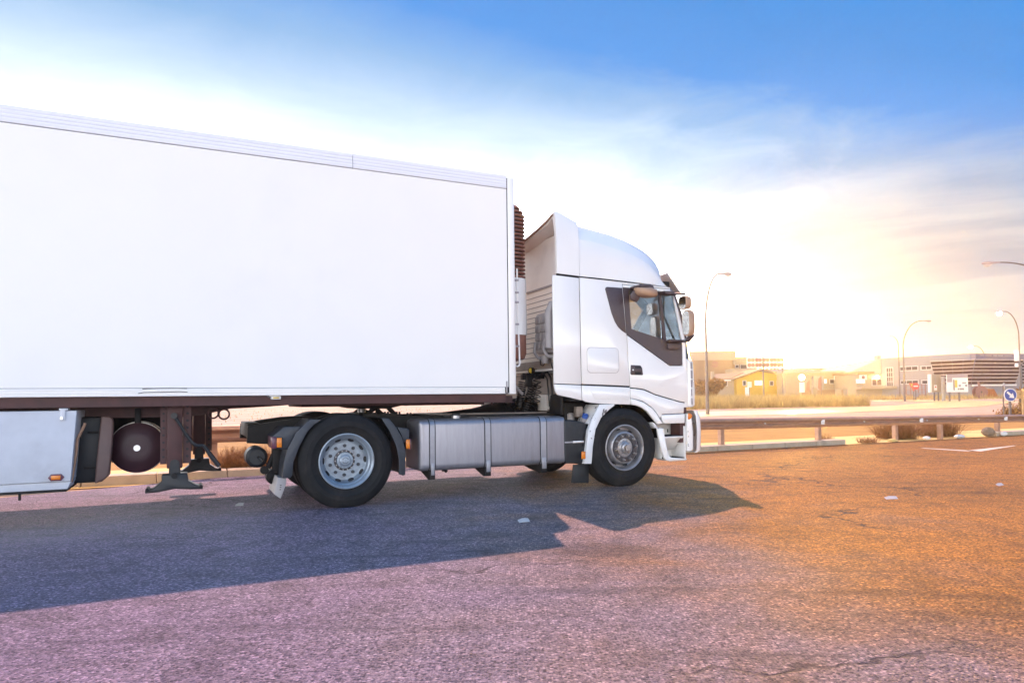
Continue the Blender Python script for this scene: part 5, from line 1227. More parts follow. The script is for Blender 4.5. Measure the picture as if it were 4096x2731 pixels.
h2 = wall_box('factory_annex', 'lower tan block joined to the right of the tall hall', a[0], b_[0], 158, 30, a[2], 'wall_tan')
MB().box(a[0]-0.05, b_[0]+0.3, 157.8, 188.2, (54.007, 158.0, 8.599)[2], a[2]+0.2).build('parapet', 'wall_cream', h2, off=tuple(h2.location), smooth=0)
win(h2, 158, (51.802, 158.0, 8.45), (52.485, 158.0, 7.92)); win(h2, 158, (52.962, 158.0, 8.495), (54.447, 158.0, 7.608))
# long low hall carrying the roof units
a, b_ = (46.888, 145.0, 7.222), (66.419, 145.0, 2.324)
h3 = wall_box('flat_roof_hall', 'long flat roofed hall behind the ochre house under the white units', a[0], b_[0], 145, 12, (53.795, 145.0, 7.143)[2], 'wall_cream')
roof_z = (53.795, 145.0, 7.143)[2]
first = None
labs = ['leftmost', 'second', 'third', 'fourth', 'rightmost']
for i, (pa, pb_) in enumerate(zip([(50.27, 145.0, 8.674), (51.917, 145.0, 8.602), (53.404, 145.0, 8.531), (55.05, 145.0, 8.459), (56.59, 145.0, 8.389)], [(51.779, 145.0, 7.273), (53.32, 145.0, 7.255), (54.914, 145.0, 7.237), (56.508, 145.0, 7.219), (58.155, 145.0, 7.2)])):
    wdt = pb_[0]-pa[0]; ht = pa[2]-roof_z
    loc = ((pa[0]+pb_[0])/2, 145.8, roof_z)
    u = MB().box(-wdt/2+0.08, wdt/2-0.08, -0.5, 0.5, 0.12, 2.4).box(-wdt/2+0.2, -wdt/2+0.5, -0.4, 0.4, 0, 0.12).box(wdt/2-0.5, wdt/2-0.2, -0.4, 0.4, 0, 0.12).build('air_conditioner', 'signwhite', None, smooth=0)
    u.location = loc
    tag(u, 'white rooftop air conditioner with four fans, %s of the five in a row' % labs[i], 'air conditioner', 'rooftop air conditioners on the flat hall')
    for fx in (-0.28, 0.20):
        for fz in (0.70, 1.78):
            f = MB().cyl((fx*wdt, -0.54, fz), (fx*wdt, -0.503, fz), 0.42, n=20).build('fan', 'grille', u)
# ochre house: two wings, hipped sheet roof
Dh = 126
hx0, hx1, hx2 = (37.793, 126.0, 2.402)[0], (41.482, 126.0, 2.36)[0], (52.92, 126.0, 2.23)[0]
ez = (39.316, 126.0, 4.508)[2]; rz_ = (46.276, 126.0, 5.999)[2]; zb = zt(Dh)-0.6
house = empty('ochre_house', ((hx0+hx2)/2, Dh, zb)); tag(house, 'ochre single storey house with low pitched roof beside the tree', 'house'); HO = tuple(house.location)
xm_ = (45.814, 126.0, 6.005)[0]
MB().prism([(hx1, zb), (hx2, zb), (hx2, ez-0.1), (xm_, rz_-0.25), (hx1, ez-0.1)], Dh, Dh+9).build('wall', 'wall_yellow', house, off=HO, smooth=0)
MB().box(hx0, hx1-0.01, Dh+1.5, Dh+8, zb, ez-0.2).build('side_wing', 'wall_cream', house, off=HO, smooth=0)
rf = MB()
for (xa, za, xb, zb_) in ((hx1-0.8, ez-0.25, xm_, rz_), (xm_, rz_, hx2+0.8, ez-0.25)):
    rf.loft([[(xa, Dh-0.7, za), (xb, Dh-0.7, zb_), (xb, Dh-0.7, zb_+0.18), (xa, Dh-0.7, za+0.18)], [(xa, Dh+9.5, za), (xb, Dh+9.5, zb_), (xb, Dh+9.5, zb_+0.18), (xa, Dh+9.5, za+0.18)]])
roof_o = rf.build('roof', 'roof_tan', house, off=HO, smooth=0)
MB().loft([[(hx0-0.6, Dh+0.9, ez-0.3), (hx1-0.81, Dh+0.9, ez-0.1), (hx1-0.81, Dh+0.9, ez+0.06), (hx0-0.6, Dh+0.9, ez-0.14)], [(hx0+1.2, Dh+5, rz_-0.6), (hx1+3, Dh+5, rz_-0.3), (hx1+3, Dh+5, rz_-0.14), (hx0+1.2, Dh+5, rz_-0.44)]]).build('side_roof', 'roof_tan', house, off=HO, smooth=0)
MB().box(hx0-0.65, hx1-0.82, Dh+0.7, Dh+0.88, ez-0.42, ez-0.16).build('gutter', 'signwhite', house, off=HO, smooth=0)
MB().box((37.776, 126.0, 5.865)[0], (38.238, 126.0, 5.86)[0], Dh+3, Dh+3.8, ez, (37.964, 126.0, 6.001)[2]).build('chimney', 'wall_cream', roof_o, off=HO, smooth=0)
win(house, Dh+1.5, (39.633, 127.5, 4.082), (40.129, 127.5, 3.282)); 
for pa, pb_, lit in (((42.629, 126.0, 4.055), (43.118, 126.0, 3.264), 0), ((44.797, 126.0, 4.03), (46.072, 126.0, 3.277), 1), ((47.61, 126.0, 3.906), (48.146, 126.0, 3.207), 0), ((51.025, 126.0, 3.913), (51.655, 126.0, 3.26), 1)):
    win(house, Dh, pa, pb_, 'litwin' if lit else 'window', 1 if lit else 0)
win(house, Dh, (48.904, 126.0, 3.983), (49.944, 126.0, 3.141), 'litwin', 1)
MB().box((42.958, 126.0, 2.343)[0], (43.696, 126.0, 2.335)[0], Dh-0.06, Dh-0.002, zb, (43.432, 126.0, 2.892)[2]).build('door', 'signwhite', house, off=HO, smooth=0)
# long grey office block, right of the house
Do = 122
a, b_ = (48.839, 122.0, 6.159), (61.242, 122.0, 2.084)
office = wall_box('office_block', 'long low office block with wall air conditioners and dark strip windows', a[0], b_[0], Do, 14, (55.969, 122.0, 5.273)[2], 'wall_cream'); OO = tuple(office.location)
MB().box(a[0]-0.2, b_[0]+0.4, Do-0.5, Do+14.4, (55.969, 122.0, 5.273)[2]+0.01, (55.977, 122.0, 5.541)[2]).build('roof_edge', 'wall_pale', office, off=OO, smooth=0)
MB().box(a[0], (55.376, 122.0, 4.832)[0], Do+3, Do+13, (55.977, 122.0, 5.541)[2]+0.01, (51.521, 122.0, 6.129)[2]).build('upper_storey', 'wall_pale', office, off=OO, smooth=0)
MB().box((53.499, 122.0, 4.853)[0], (55.376, 122.0, 4.832)[0], Do-0.8, Do-0.003, zt(Do)-0.6, (54.165, 122.0, 4.667)[2]).build('pale_bay', 'wall_pale', office, off=OO, smooth=0)
win(office, Do, (55.758, 122.0, 4.068), (56.141, 122.0, 3.393), 'litwin')
for pa, pb_, mu, mt_ in (((56.784, 122.0, 4.011), (58.464, 122.0, 3.366), 1, 'window'), ((59.064, 122.0, 4.03), (60.921, 122.0, 3.339), 1, 'window')):
    win(office, Do, pa, pb_, mt_, mu)
# yellow-lit low part by the warehouse
a, b_ = (57.469, 114.0, 4.654), (61.803, 114.0, 1.557)
gate = wall_box('gatehouse', 'cream gatehouse with porch lamp left of the grey warehouse', (57.465, 114.0, 4.529)[0], (61.808, 114.0, 4.479)[0], 114, 8, (59.807, 114.0, 4.628)[2], 'wall_cream'); GO = tuple(gate.location)
MB().box((57.298, 114.0, 4.531)[0], (60.221, 114.0, 4.497)[0], 113.4, 122.2, (59.808, 114.0, 4.669)[2]+0.01, (59.815, 114.0, 4.878)[2]+0.2).build('roof', 'roof_tan', gate, off=GO, smooth=0)
win(gate, 114, (57.487, 114.0, 3.818), (58.847, 114.0, 3.218), 'litwin', 2); win(gate, 114, (60.116, 114.0, 3.788), (61.632, 114.0, 2.811), 'window', 1)
MB().box((57.465, 114.0, 4.529)[0], (65.649, 114.0, 4.436)[0], 112.2, 113.99, (59.734, 114.0, 2.164)[2], (59.748, 114.0, 2.623)[2]).build('canopy', 'wall_cream', gate, off=GO, smooth=0)
pl_ = (60.772, 113.8, 4.15)
MB().tube([(pl_[0], 113.99, pl_[2]+0.25), (pl_[0], 113.5, pl_[2]+0.25)], 0.04, 6).build('porch_lamp', 'lamphead', gate, off=GO)
blob([(pl_[0]-0.3, 113.5, pl_[2], 0.1, 0.1), (pl_[0], 113.5, pl_[2], 0.28, 0.25), (pl_[0]+0.3, 113.5, pl_[2], 0.1, 0.1)]).build('lamp_globe', 'lit', gate, off=GO)
# wall-mounted air conditioners
for i, (pa, D_, wh_) in enumerate((((58.0, 122.0, 4.355), 122, 'first'), ((60.234, 122.0, 4.33), 122, 'second'), ((58.456, 114.0, 4.141), 114, 'third'))):
    u = MB().box(-0.55, 0.55, -0.5, -0.10, -0.4, 0.4).box(-0.5, -0.44, -0.098, -0.004, -0.36, -0.3).box(0.44, 0.5, -0.098, -0.004, -0.36, -0.3).build('air_conditioner', 'signwhite', None, smooth=0)
    u.location = (pa[0], D_, pa[2]); tag(u, 'small white wall air conditioner above strip windows, %s from the left' % wh_, 'air conditioner', 'air conditioners on the office wall')
    MB().cyl((-0.05, -0.53, 0), (-0.05, -0.502, 0), 0.27, n=16).build('fan', 'grille', u)

# big warehouse with canted glass corner
wh = empty('warehouse', (*(66.49, 110.0, 1.869)[:2], 0.2)); tag(wh, 'large grey clad warehouse with dark canted glass office corner', 'warehouse'); WO = tuple(wh.location)
pA, pB = (61.767, 114.0, 7.282), (69.91, 104.0, 7.397); pC = (90.867, 110.0, 7.239)
zb = 0.2; ztop = (pA[2]+pB[2])/2
def wpt(px, pz): return px
m = MB()
foot = [(pA[0], pA[1]), (pB[0], pB[1]), (pC[0], pC[1]), (pC[0]+4, 150), (pA[0]+10, 150)]
mm = MB().loft([[(x, y, zb) for x, y in foot], [(pA[0], pA[1], pA[2]), (pB[0], pB[1], pB[2]), (pC[0], pC[1], pC[2]), (pC[0]+4, 150, pC[2]), (pA[0]+10, 150, pA[2])]])
mm.build('wall', 'wall_grey', wh, off=WO, smooth=0)
g0 = (58.374, 118.0, 5.221)
mm = MB().loft([[(g0[0], 118, zb), (pA[0]-0.02, 114.2, zb), (pA[0]+6, 149, zb), (g0[0]+6, 149, zb)], [(g0[0], 118, g0[2]), (pA[0]-0.02, 114.2, pA[2]-0.05), (pA[0]+6, 149, pA[2]-0.05), (g0[0]+6, 149, g0[2])]])
mm.build('side_wing', 'wall_pale', wh, off=WO, smooth=0)
MB().box((61.768, 113.0, 7.347)[0], (62.265, 113.0, 7.342)[0], 115, 116.2, pA[2]-0.3, pA[2]+0.55).build('roof_hatch', 'wall_pale', wh, off=WO, smooth=0)
dA = Vector((pB[0]-pA[0], pB[1]-pA[1], 0)); LA = dA.length; dA.normalize(); nA = Vector((dA.y, -dA.x, 0))
dB = Vector((pC[0]-pB[0], pC[1]-pB[1], 0)); LB = dB.length; dB.normalize(); nB = Vector((dB.y, -dB.x, 0))
def rayA(p, o, d):
    """distance along a facade for a sight point p (x, y, z)"""
    cx, cy = p[0], p[1]; den = cx*d.y - cy*d.x
    k = (o[0]*d.y - o[1]*d.x)/den; X_, Y_ = cx*k, cy*k
    return (X_-o[0])*d.x + (Y_-o[1])*d.y, 1.195 + (p[2]-1.195)*k
def fbox(m, o, d, n, s0, s1, z0, z1, t0, t1):
    P_ = lambda s, t, z: (o[0]+d.x*s+n.x*t, o[1]+d.y*s+n.y*t, z)
    m.loft([[P_(s0, t0, z), P_(s1, t0, z), P_(s1, t1, z), P_(s0, t1, z)] for z in (z0, z1)]); return m
def fwin(a, b_, mull, rows=1, mat='window'):
    (s0, z1), (s1, z0) = rayA(a, pA, dA), rayA(b_, pA, dA)
    m = MB(); f = 0.09
    fbox(m, pA, dA, nA, s0-f, s1+f, z1, z1+f, 0.003, 0.12); fbox(m, pA, dA, nA, s0-f, s1+f, z0-f, z0, 0.003, 0.15)
    fbox(m, pA, dA, nA, s0-f, s0, z0, z1, 0.003, 0.12); fbox(m, pA, dA, nA, s1, s1+f, z0, z1, 0.003, 0.12)
    w_ = m.build('window', 'frame', wh, off=WO, smooth=0)
    for i in range(mull+1):
        for j in range(rows):
            sa, sb_ = lerp(s0, s1, i/(mull+1)), lerp(s0, s1, (i+1)/(mull+1)); za, zb_ = lerp(z0, z1, j/rows), lerp(z0, z1, (j+1)/rows)
            fbox(MB(), pA, dA, nA, sa+0.05, sb_-0.05, za+0.05, zb_-0.05, 0.004, 0.05).build('pane', mat, w_, off=WO, smooth=0)
    fbox(MB(), pA, dA, nA, s0, s1, z0, z1, 0.0025, 0.02).build('window_bar', 'frame', w_, off=WO, smooth=0)
fwin((61.498, 112.0, 5.604), (62.514, 112.0, 2.596), 2, 4)
fwin((62.581, 110.0, 5.662), (65.426, 110.0, 5.105), 2); fwin((64.809, 108.0, 5.622), (66.416, 108.0, 5.128), 1)
fwin((62.633, 110.0, 3.443), (65.437, 110.0, 2.928), 2); fwin((64.857, 108.0, 3.404), (66.698, 108.0, 2.869), 1)
# canted glass: slopes inward to its foot, rows of panes between pale transoms
def canted(o, d, n, sTop0, sTop1, sBot0, sBot1, ztop_, zbot_, rows, cols, tT, tB, name='glass_bay'):
    P_ = lambda s, t, z: (o[0]+d.x*s+n.x*t, o[1]+d.y*s+n.y*t, z)
    def row(k): 
        f = k/rows; return lerp(ztop_, zbot_, f), lerp(sTop0, sBot0, f), lerp(sTop1, sBot1, f), lerp(tT, tB, f)
    z_a, a0_, a1_, ta = row(0); z_b, c0_, c1_, tb_ = row(rows)
    bay = MB().loft([[P_(a0_, 0.01, z_a), P_(a1_, 0.01, z_a), P_(a1_, ta, z_a), P_(a0_, ta, z_a)], [P_(c0_, 0.01, z_b), P_(c1_, 0.01, z_b), P_(c1_, tb_, z_b), P_(c0_, tb_, z_b)]]).build(name, 'fascia', wh, off=WO, smooth=0)
    for k in range(rows):
        za, s0, s1, t0 = row(k); zb_, u0, u1, t1 = row(k+1)
        for c in range(cols):
            f0, f1 = c/cols, (c+1)/cols; g = 0.03
            MB().loft([[P_(lerp(s0, s1, f0)+g, t0+0.003, za-0.10), P_(lerp(s0, s1, f1)-g, t0+0.003, za-0.10), P_(lerp(s0, s1, f1)-g, t0+0.05, za-0.10), P_(lerp(s0, s1, f0)+g, t0+0.05, za-0.10)],
                       [P_(lerp(u0, u1, f0)+g, t1+0.003, zb_+0.06), P_(lerp(u0, u1, f1)-g, t1+0.003, zb_+0.06), P_(lerp(u0, u1, f1)-g, t1+0.05, zb_+0.06), P_(lerp(u0, u1, f0)+g, t1+0.05, zb_+0.06)]]).build('pane', 'darkglass', bay, off=WO, smooth=0)
        MB().loft([[P_(s0, t0+0.002, za-0.095), P_(s1, t0+0.002, za-0.095), P_(s1, t0+0.10, za-0.095), P_(s0, t0+0.10, za-0.095)], [P_(s0, t0+0.002, za), P_(s1, t0+0.002, za), P_(s1, t0+0.10, za), P_(s0, t0+0.10, za)]]).build('transom', 'mullion', bay, off=WO, smooth=0)
    return bay
sg0, zg = rayA((65.42, 106.0, 6.259), pA, dA); sg1, zgb = rayA((66.037, 106.0, 2.598), pA, dA)
zgt = rayA((69.952, 104.0, 6.403), pA, dA)[1]
canted(pA, dA, nA, sg0, LA+0.9, sg1, LA+0.02, zgt, zgb, 7, 4, 1.0, 0.06)
sb1, _ = rayA((80.001, 108.0, 6.44), pB, dB); sb2, zbb = rayA((79.451, 108.0, 2.289), pB, dB)
canted(pB, dB, nB, -0.6, sb1, 0.0, sb2, zgt-0.004, zgb, 7, 5, 1.0, 0.06)
sb3, _ = rayA((80.674, 108.0, 6.433), pB, dB)
canted(pB, dB, nB, sb3, LB, sb3, LB, zgt+0.3, zgb, 8, 3, 0.12, 0.06)
fbox(MB(), pB, dB, nB, 0.02, LB, zgt+0.02, pB[2]-0.1, 0.004, 0.9).build('fascia_sign', 'fascia', wh, off=WO, smooth=0)
blur_ = MB()
for pa, pb_ in (((70.553, 104.0, 7.236), (71.185, 104.0, 6.771)), ((71.352, 104.0, 7.189), (72.327, 104.0, 6.72))):
    (s0, z1), (s1, z0) = rayA(pa, pB, dB), rayA(pb_, pB, dB)
    fbox(MB(), pB, dB, nB, s0, s1, z0+0.1, z1-0.1, 0.902, 0.94).build('sign_patch', 'mapgrey', wh, off=WO, bevel=0.02, smooth=0)
for pa, pb_ in (((72.571, 104.0, 7.137), (73.166, 104.0, 6.71)), ((73.295, 104.0, 7.129), (74.08, 104.0, 6.7)), ((74.247, 104.0, 7.08), (75.378, 104.0, 6.723))):
    (s0, z1), (s1, z0) = rayA(pa, pB, dB), rayA(pb_, pB, dB)
    fbox(MB(), pB, dB, nB, s0, s1, z0+0.1, z1-0.1, 0.902, 0.94).build('sign_patch', 'signgrey', wh, off=WO, bevel=0.02, smooth=0)
s0, _ = rayA((68.972, 104.0, 2.334), pB, dB)
fbox(MB(), pB, dB, nB, 0.1, sb2, zgb-0.25, zgb-0.01, 0.062, 0.35).build('sill', 'signwhite', wh, off=WO, smooth=0)
# low walls and fences in front of the estate
def low_wall(name, label, a, b_, D, mat, cat='wall', th=0.3):
    o = MB().box(a[0], b_[0], D, D+th, zt(D)-0.3, a[2]).build(name, mat, None, smooth=0); return tag(o, label, cat)
low_wall('boundary_wall', 'low pale boundary wall under the glass office', (63.613, 96.0, 0.701), (68.516, 96.0, 0.259), 96, 'concrete')
low_wall('boundary_wall', 'low tan wall in front of the office block', (50.165, 118.0, 2.158), (67.385, 118.0, 0.236), 118, 'wall_tan')
for i, px_ in enumerate([(40.66, 92.0, 1.928), (40.896, 92.0, 1.925), (43.891, 92.0, 1.824), (44.16, 92.0, 1.821), (44.97, 92.0, 1.879)]):
    o = MB().box(px_[0]-0.22, px_[0]+0.22, 92, 92.4, zt(92)-0.3, px_[2]+0.3).build('gate_pillar', 'wall_cream', None, bevel=0.03, smooth=0)
    tag(o, 'pale stone gate pillar before the long office block, %s from the left' % ['first', 'second', 'third', 'fourth', 'fifth'][i], 'pillar', 'gate pillars before the office block')
for i, pp in enumerate(((3236, 1518, 1570), (3281, 1504, 1552))):
    D_ = 112
bn0 = (48.723, 112.0, 3.737); bn1 = (48.652, 112.0, 1.072)
def banner(a, b_, tipl, label):
    t = empty('feather_banner', (a[0], 112, zt(112)-0.1)); tag(t, label, 'banner', 'feather banners by the office block')
    h = a[2]-t.location.z
    MB().cyl((0, 0, 0), (0, 0, h), 0.05, n=8).build('pole', 'lampsteel', t)
    MB().prism([(0.06, h), (-0.45, h-0.5), (-0.55, h*0.45), (0.06, h*0.3)], -0.02, 0.02).build('banner_cloth', 'grille', t, smooth=0)
banner((48.765, 112.0, 3.778), bn1, 0, 'dark feather banner nearer the ochre house')
banner((50.711, 112.0, 4.412), bn1, 0, 'taller dark feather banner beside the pale bay')
# fence panels of the estate
def mesh_fence(x0, x1, D, h, label):
    t = empty('metal_fence', ((x0+x1)/2, D, zt(D)-0.1)); tag(t, label, 'fence'); o = tuple(t.location)
    n = max(2, int((x1-x0)/1.0))
    for i in range(n+1):
        x = lerp(x0, x1, i/n); MB().box(x-0.05, x+0.05, D-0.05, D+0.05, o[2], o[2]+h).build('post', 'grille', t, off=o, smooth=0)
    for k in (0.25, 0.6, 0.95): MB().box(x0, x1, D-0.02, D+0.02, o[2]+h*k-0.03, o[2]+h*k+0.03).build('rail', 'grille', t, off=o, smooth=0)
mesh_fence((57.689, 100.0, 1.473)[0], (58.97, 100.0, 1.458)[0], 100, 2.0, 'dark metal fence left of the no entry sign')
mesh_fence((59.482, 100.0, 1.452)[0], (60.507, 100.0, 1.441)[0], 100, 2.1, 'dark metal fence between no entry sign and white board')
# ------------------------------------------------------------------ signs
def sign_disc(name, c, D, r, col, rim, label, cat='road sign', zbase=None, yaw=0.0):
    zb = zt(D)-0.1 if zbase is None else zbase
    t = empty(name, (c[0], D, zb), yaw); tag(t, label, cat); h = c[2]-zb
    MB().box(-0.045, 0.045, 0.03, 0.09, 0, h+r*0.6).build('post', 'signgrey' if False else 'lampsteel', t, smooth=0)
    d_ = MB().cyl((0, 0.025, h), (0, 0.0, h), r, n=40).build('sign_face', rim, t, smooth=30)
    MB().cyl((0, -0.0005, h), (0, -0.006, h), r*0.90, n=40).build('sign_panel', col, d_, smooth=30)
    return t, h, d_
ar = (21.88, 30.0, 1.128); rr = 43/2730.7*30*0.5*1.2
t, h, d_ = sign_disc('arrow_sign', ar, 30, rr, 'signblue', 'signwhite', 'round blue keep right sign with white arrow pointing down right')
u = rr*0.62; c45 = math.cos(rad(-42)); s45 = math.sin(rad(-42))
pts = [(-u*1.05, 0.11*rr), (0.08*u, 0.11*rr), (0.08*u, 0.34*rr), (u*1.12, 0), (0.08*u, -0.34*rr), (0.08*u, -0.11*rr), (-u*1.05, -0.11*rr)]
pts = [(1.08*p[0]*c45 - 1.35*p[1]*s45, 1.08*p[0]*s45 + 1.35*p[1]*c45 + h) for p in pts]
MB().prism(pts, -0.010, -0.0065).build('arrow', 'signwhite', d_, smooth=0)
bk = (24.502, 34.0, 1.533)
tb = empty('round_sign', (bk[0], 34, zt(34)), rad(68)); tag(tb, 'round grey sign seen from behind, left above the arrow sign', 'road sign')
MB().cyl((0, 0, bk[2]), (0, 0.03, bk[2]), 0.19, n=30).build('sign_face', 'signgrey', tb)
MB().box(-0.03, 0.03, 0.035, 0.09, 0, bk[2]+0.05).build('post', 'lampsteel', tb, smooth=0)
ne = (49.652, 84.0, 2.214)
t, h, d_ = sign_disc('no_entry_sign', ne, 84, 0.42, 'signred', 'signred', 'red no entry sign with white bar before the warehouse')
MB().box(-0.28, 0.28, -0.012, -0.0065, h-0.075, h+0.075).build('white_bar', 'signwhite', d_, smooth=0)
gv = (50.582, 86.0, 2.21)
tg = empty('give_way_sign', (gv[0], 86, zt(86)-0.1)); tag(tg, 'triangular give way sign half hidden behind the no entry sign', 'road sign'); hh_ = gv[2]-tg.location.z
MB().box(-0.045, 0.045, 0.03, 0.09, 0, hh_+0.1).build('post', 'lampsteel', tg, smooth=0)
f_ = MB().prism([(-0.62, hh_+0.42), (0.5, hh_+0.42), (-0.03, hh_-0.62)], 0.0, 0.025).build('sign_face', 'signred', tg, smooth=0)
MB().prism([(-0.42, hh_+0.31), (0.32, hh_+0.31), (-0.04, hh_-0.38)], -0.006, -0.001).build('sign_panel', 'signyellow', f_, smooth=0)
rs = (51.984, 88.0, 1.232)
sign_disc('round_sign', rs, 88, 0.40, 'signgrey', 'signgrey', 'low round grey sign under the no entry sign')
# big white totem and map board
D_ = 78
b0, b1 = (47.663, 78.0, 3.467), (49.024, 78.0, 1.423)
tt = empty('totem_board', ((b0[0]+b1[0])/2, D_, zt(D_)-0.1)); tag(tt, 'tall blank cream board with pale edge left of the map sign', 'sign board'); o_ = tuple(tt.location)
pnl = MB().box(b0[0]+0.25, b1[0], D_, D_+0.25, b1[2], b0[2]).build('board', 'wall_cream', tt, off=o_, bevel=0.02, smooth=0)
MB().box(b0[0], b0[0]+0.24, D_-0.05, D_+0.28, b1[2]+0.0, b0[2]+0.02).build('board_edge', 'signwhite', tt, off=o_, smooth=0)
MB().box((b0[0]+b1[0])/2-0.02, (b0[0]+b1[0])/2+0.02, D_-0.012, D_-0.002, b1[2], b0[2]).build('joint_strip', 'signgrey', pnl, off=o_, smooth=0)
nt = (48.356, 78.0, 1.945)
nb = MB().box(nt[0]-0.16, nt[0]+0.16, D_-0.02, D_-0.003, nt[2]-0.3, nt[2]+0.3).build('notice', 'signwhite', pnl, off=o_, smooth=0)
MB().cyl((nt[0], D_-0.021, nt[2]+0.08), (nt[0], D_-0.026, nt[2]+0.08), 0.09, n=14).build('notice_mark', 'signred', tt, off=o_)
for x in (b0[0]+0.6, b1[0]-0.3): MB().box(x-0.06, x+0.06, D_+0.06, D_+0.18, o_[2], b1[2]).build('post', 'lampsteel', tt, off=o_, smooth=0)
pp = (48.624, 77.0, 3.194)
tp2 = empty('sign_gantry', (pp[0], 77, zt(77)-0.1)); tag(tp2, 'thick pale sign post with clamps between board and map sign', 'sign post'); hp_ = pp[2]-tp2.location.z
MB().cyl((0, 0, 0), (0, 0, hp_), 0.19, n=16).build('post', 'wall_pale', tp2)
for k in (0.45, 0.95): MB().box(-0.25, 0.55, -0.1, 0.1, hp_*k-0.06, hp_*k+0.06).build('clamp', 'wall_pale', tp2, smooth=0)
MB().box(0.42, 0.62, -0.08, 0.08, hp_*0.35, hp_*1.03).build('side_post', 'wall_pale', tp2, smooth=0)
m0, m1 = (48.417, 76.0, 3.386), (50.743, 76.0, 1.411)
mp_ = empty('map_sign', ((m0[0]+m1[0])/2, 76, zt(76)-0.1)); tag(mp_, 'large map board with faded site plan and mauve header', 'sign board'); o_ = tuple(mp_.location)
bd = MB().box(m0[0], m1[0], 76, 76.12, m1[2], m0[2]).build('board', 'signwhite', mp_, off=o_, smooth=0)
W_ = m1[0]-m0[0]; H_ = m0[2]-m1[2]
def mpatch(u0, u1, v0, v1, mat, name='map_print'): MB().box(m0[0]+W_*u0, m0[0]+W_*u1, 75.985, 75.997, m1[2]+H_*v0, m1[2]+H_*v1).build(name, mat, bd, off=o_, bevel=0.004, smooth=0)
mpatch(0.0, 1.0, 0.80, 1.0, 'lamphead', 'header'); mpatch(0.0, 0.25, 0.56, 0.795, 'lamphead', 'header')
mpatch(0.37, 0.49, 0.26, 0.68, 'signyellow'); mpatch(0.29, 0.36, 0.10, 0.70, 'mapgrey'); mpatch(0.50, 0.58, 0.12, 0.22, 'mapgrey'); mpatch(0.60, 0.80, 0.12, 0.22, 'mapgrey'); mpatch(0.72, 0.92, 0.48, 0.55, 'mapgrey'); mpatch(0.55, 0.66, 0.30, 0.42, 'lamphead'); mpatch(0.86, 0.96, 0.30, 0.42, 'mapgrey')
for x in (0.15, 0.62): MB().box(m0[0]+W_*x-0.07, m0[0]+W_*x+0.07, 76.125, 76.26, o_[2], m0[2]-0.3).build('post', 'lampsteel', mp_, off=o_, smooth=0)
# white boards by the house
for i, (a, b_, lab) in enumerate((((37.938, 110.0, 3.562), (38.601, 110.0, 2.628), 'small white slatted notice board before the ochre house'), ((45.472, 108.0, 3.347), (46.259, 108.0, 1.677), 'tall white board under the globe lamp right of the house'))):
    D_ = (110, 108)[i]
    t = empty('notice_board', ((a[0]+b_[0])/2, D_, zt(D_)-0.1)); tag(t, lab, 'sign board'); o_ = tuple(t.location)
    n = 3 if i == 0 else 1
    for k in range(n): MB().box(a[0], b_[0], D_, D_+0.08, lerp(b_[2], a[2], k/n)+0.04, lerp(b_[2], a[2], (k+1)/n)-0.04).build('board', 'signwhite', t, off=o_, smooth=0)
    MB().box((a[0]+b_[0])/2-0.06, (a[0]+b_[0])/2+0.06, D_+0.085, D_+0.16, o_[2], a[2]).build('post', 'lampsteel', t, off=o_, smooth=0)
gb_ = (46.696, 110.0, 4.148)
t = empty('globe_lamp', (gb_[0], 110, zt(110)-0.1)); tag(t, 'round glowing globe lamp on a post right of the ochre house', 'street lamp')
hg = gb_[2]-t.location.z
MB().cyl((0, 0, 0), (0, 0, hg-0.4), 0.07, n=10).build('post', 'lampsteel', t)
gls = MB(); gls.lathe([(0.45*math.sin(rad(a)), -0.45*math.cos(rad(a))) for a in range(0, 181, 18)], (0, 0, hg), 20, 'z', False)
gls.build('lamp_globe', 'lit', t)
# orange steel container and cable drum on the verge
c0, c1 = (63.46, 92.0, 1.838), (64.663, 92.0, 0.646)
ct = empty('skip_container', ((c0[0]+c1[0])/2, 92, zt(92)-0.05)); tag(ct, 'rusty orange steel bin below the dark glass front', 'container'); o_ = tuple(ct.location)
hC = c0[2]-o_[2]; wC = c1[0]-c0[0]
bdy = MB().prism([(-wC/2, 0.15), (wC/2+0.3, 0.15), (wC/2, hC*0.55), (wC/2-0.3, hC), (-wC/2+0.05, hC)], -0.8, 0.8).build('body', 'rust', ct, bevel=0.03, smooth=0)
for k in range(4): MB().box(lerp(-wC/2, wC/2-0.35, k/3)-0.04, lerp(-wC/2, wC/2-0.35, k/3)+0.04, -0.86, -0.802, 0.2, hC*0.9).build('rib', 'rust', bdy, smooth=0)
dr_ = (62.317, 91.0, 1.27)
cdm = empty('cable_drum', (dr_[0], 91, zt(91)-0.05)); tag(cdm, 'brown wheeled reel standing left of the orange bin', 'cable drum')
for y in (-0.35, 0.3): MB().lathe([(0.82, 0), (0.82, 0.06), (0.14, 0.06), (0.14, 0)], (0, y, 0.85), 28, 'y').build('flange', 'grille', cdm)
MB().cyl((0, -0.29, 0.85), (0, 0.3, 0.85), 0.45, n=24).build('drum', 'bark', cdm)
MB().tube([(0.5, 0.4, 0), (0.35, 0.4, 1.2), (0.1, 0.4, 2.2)], 0.14, 8).build('stand', 'grille', cdm)
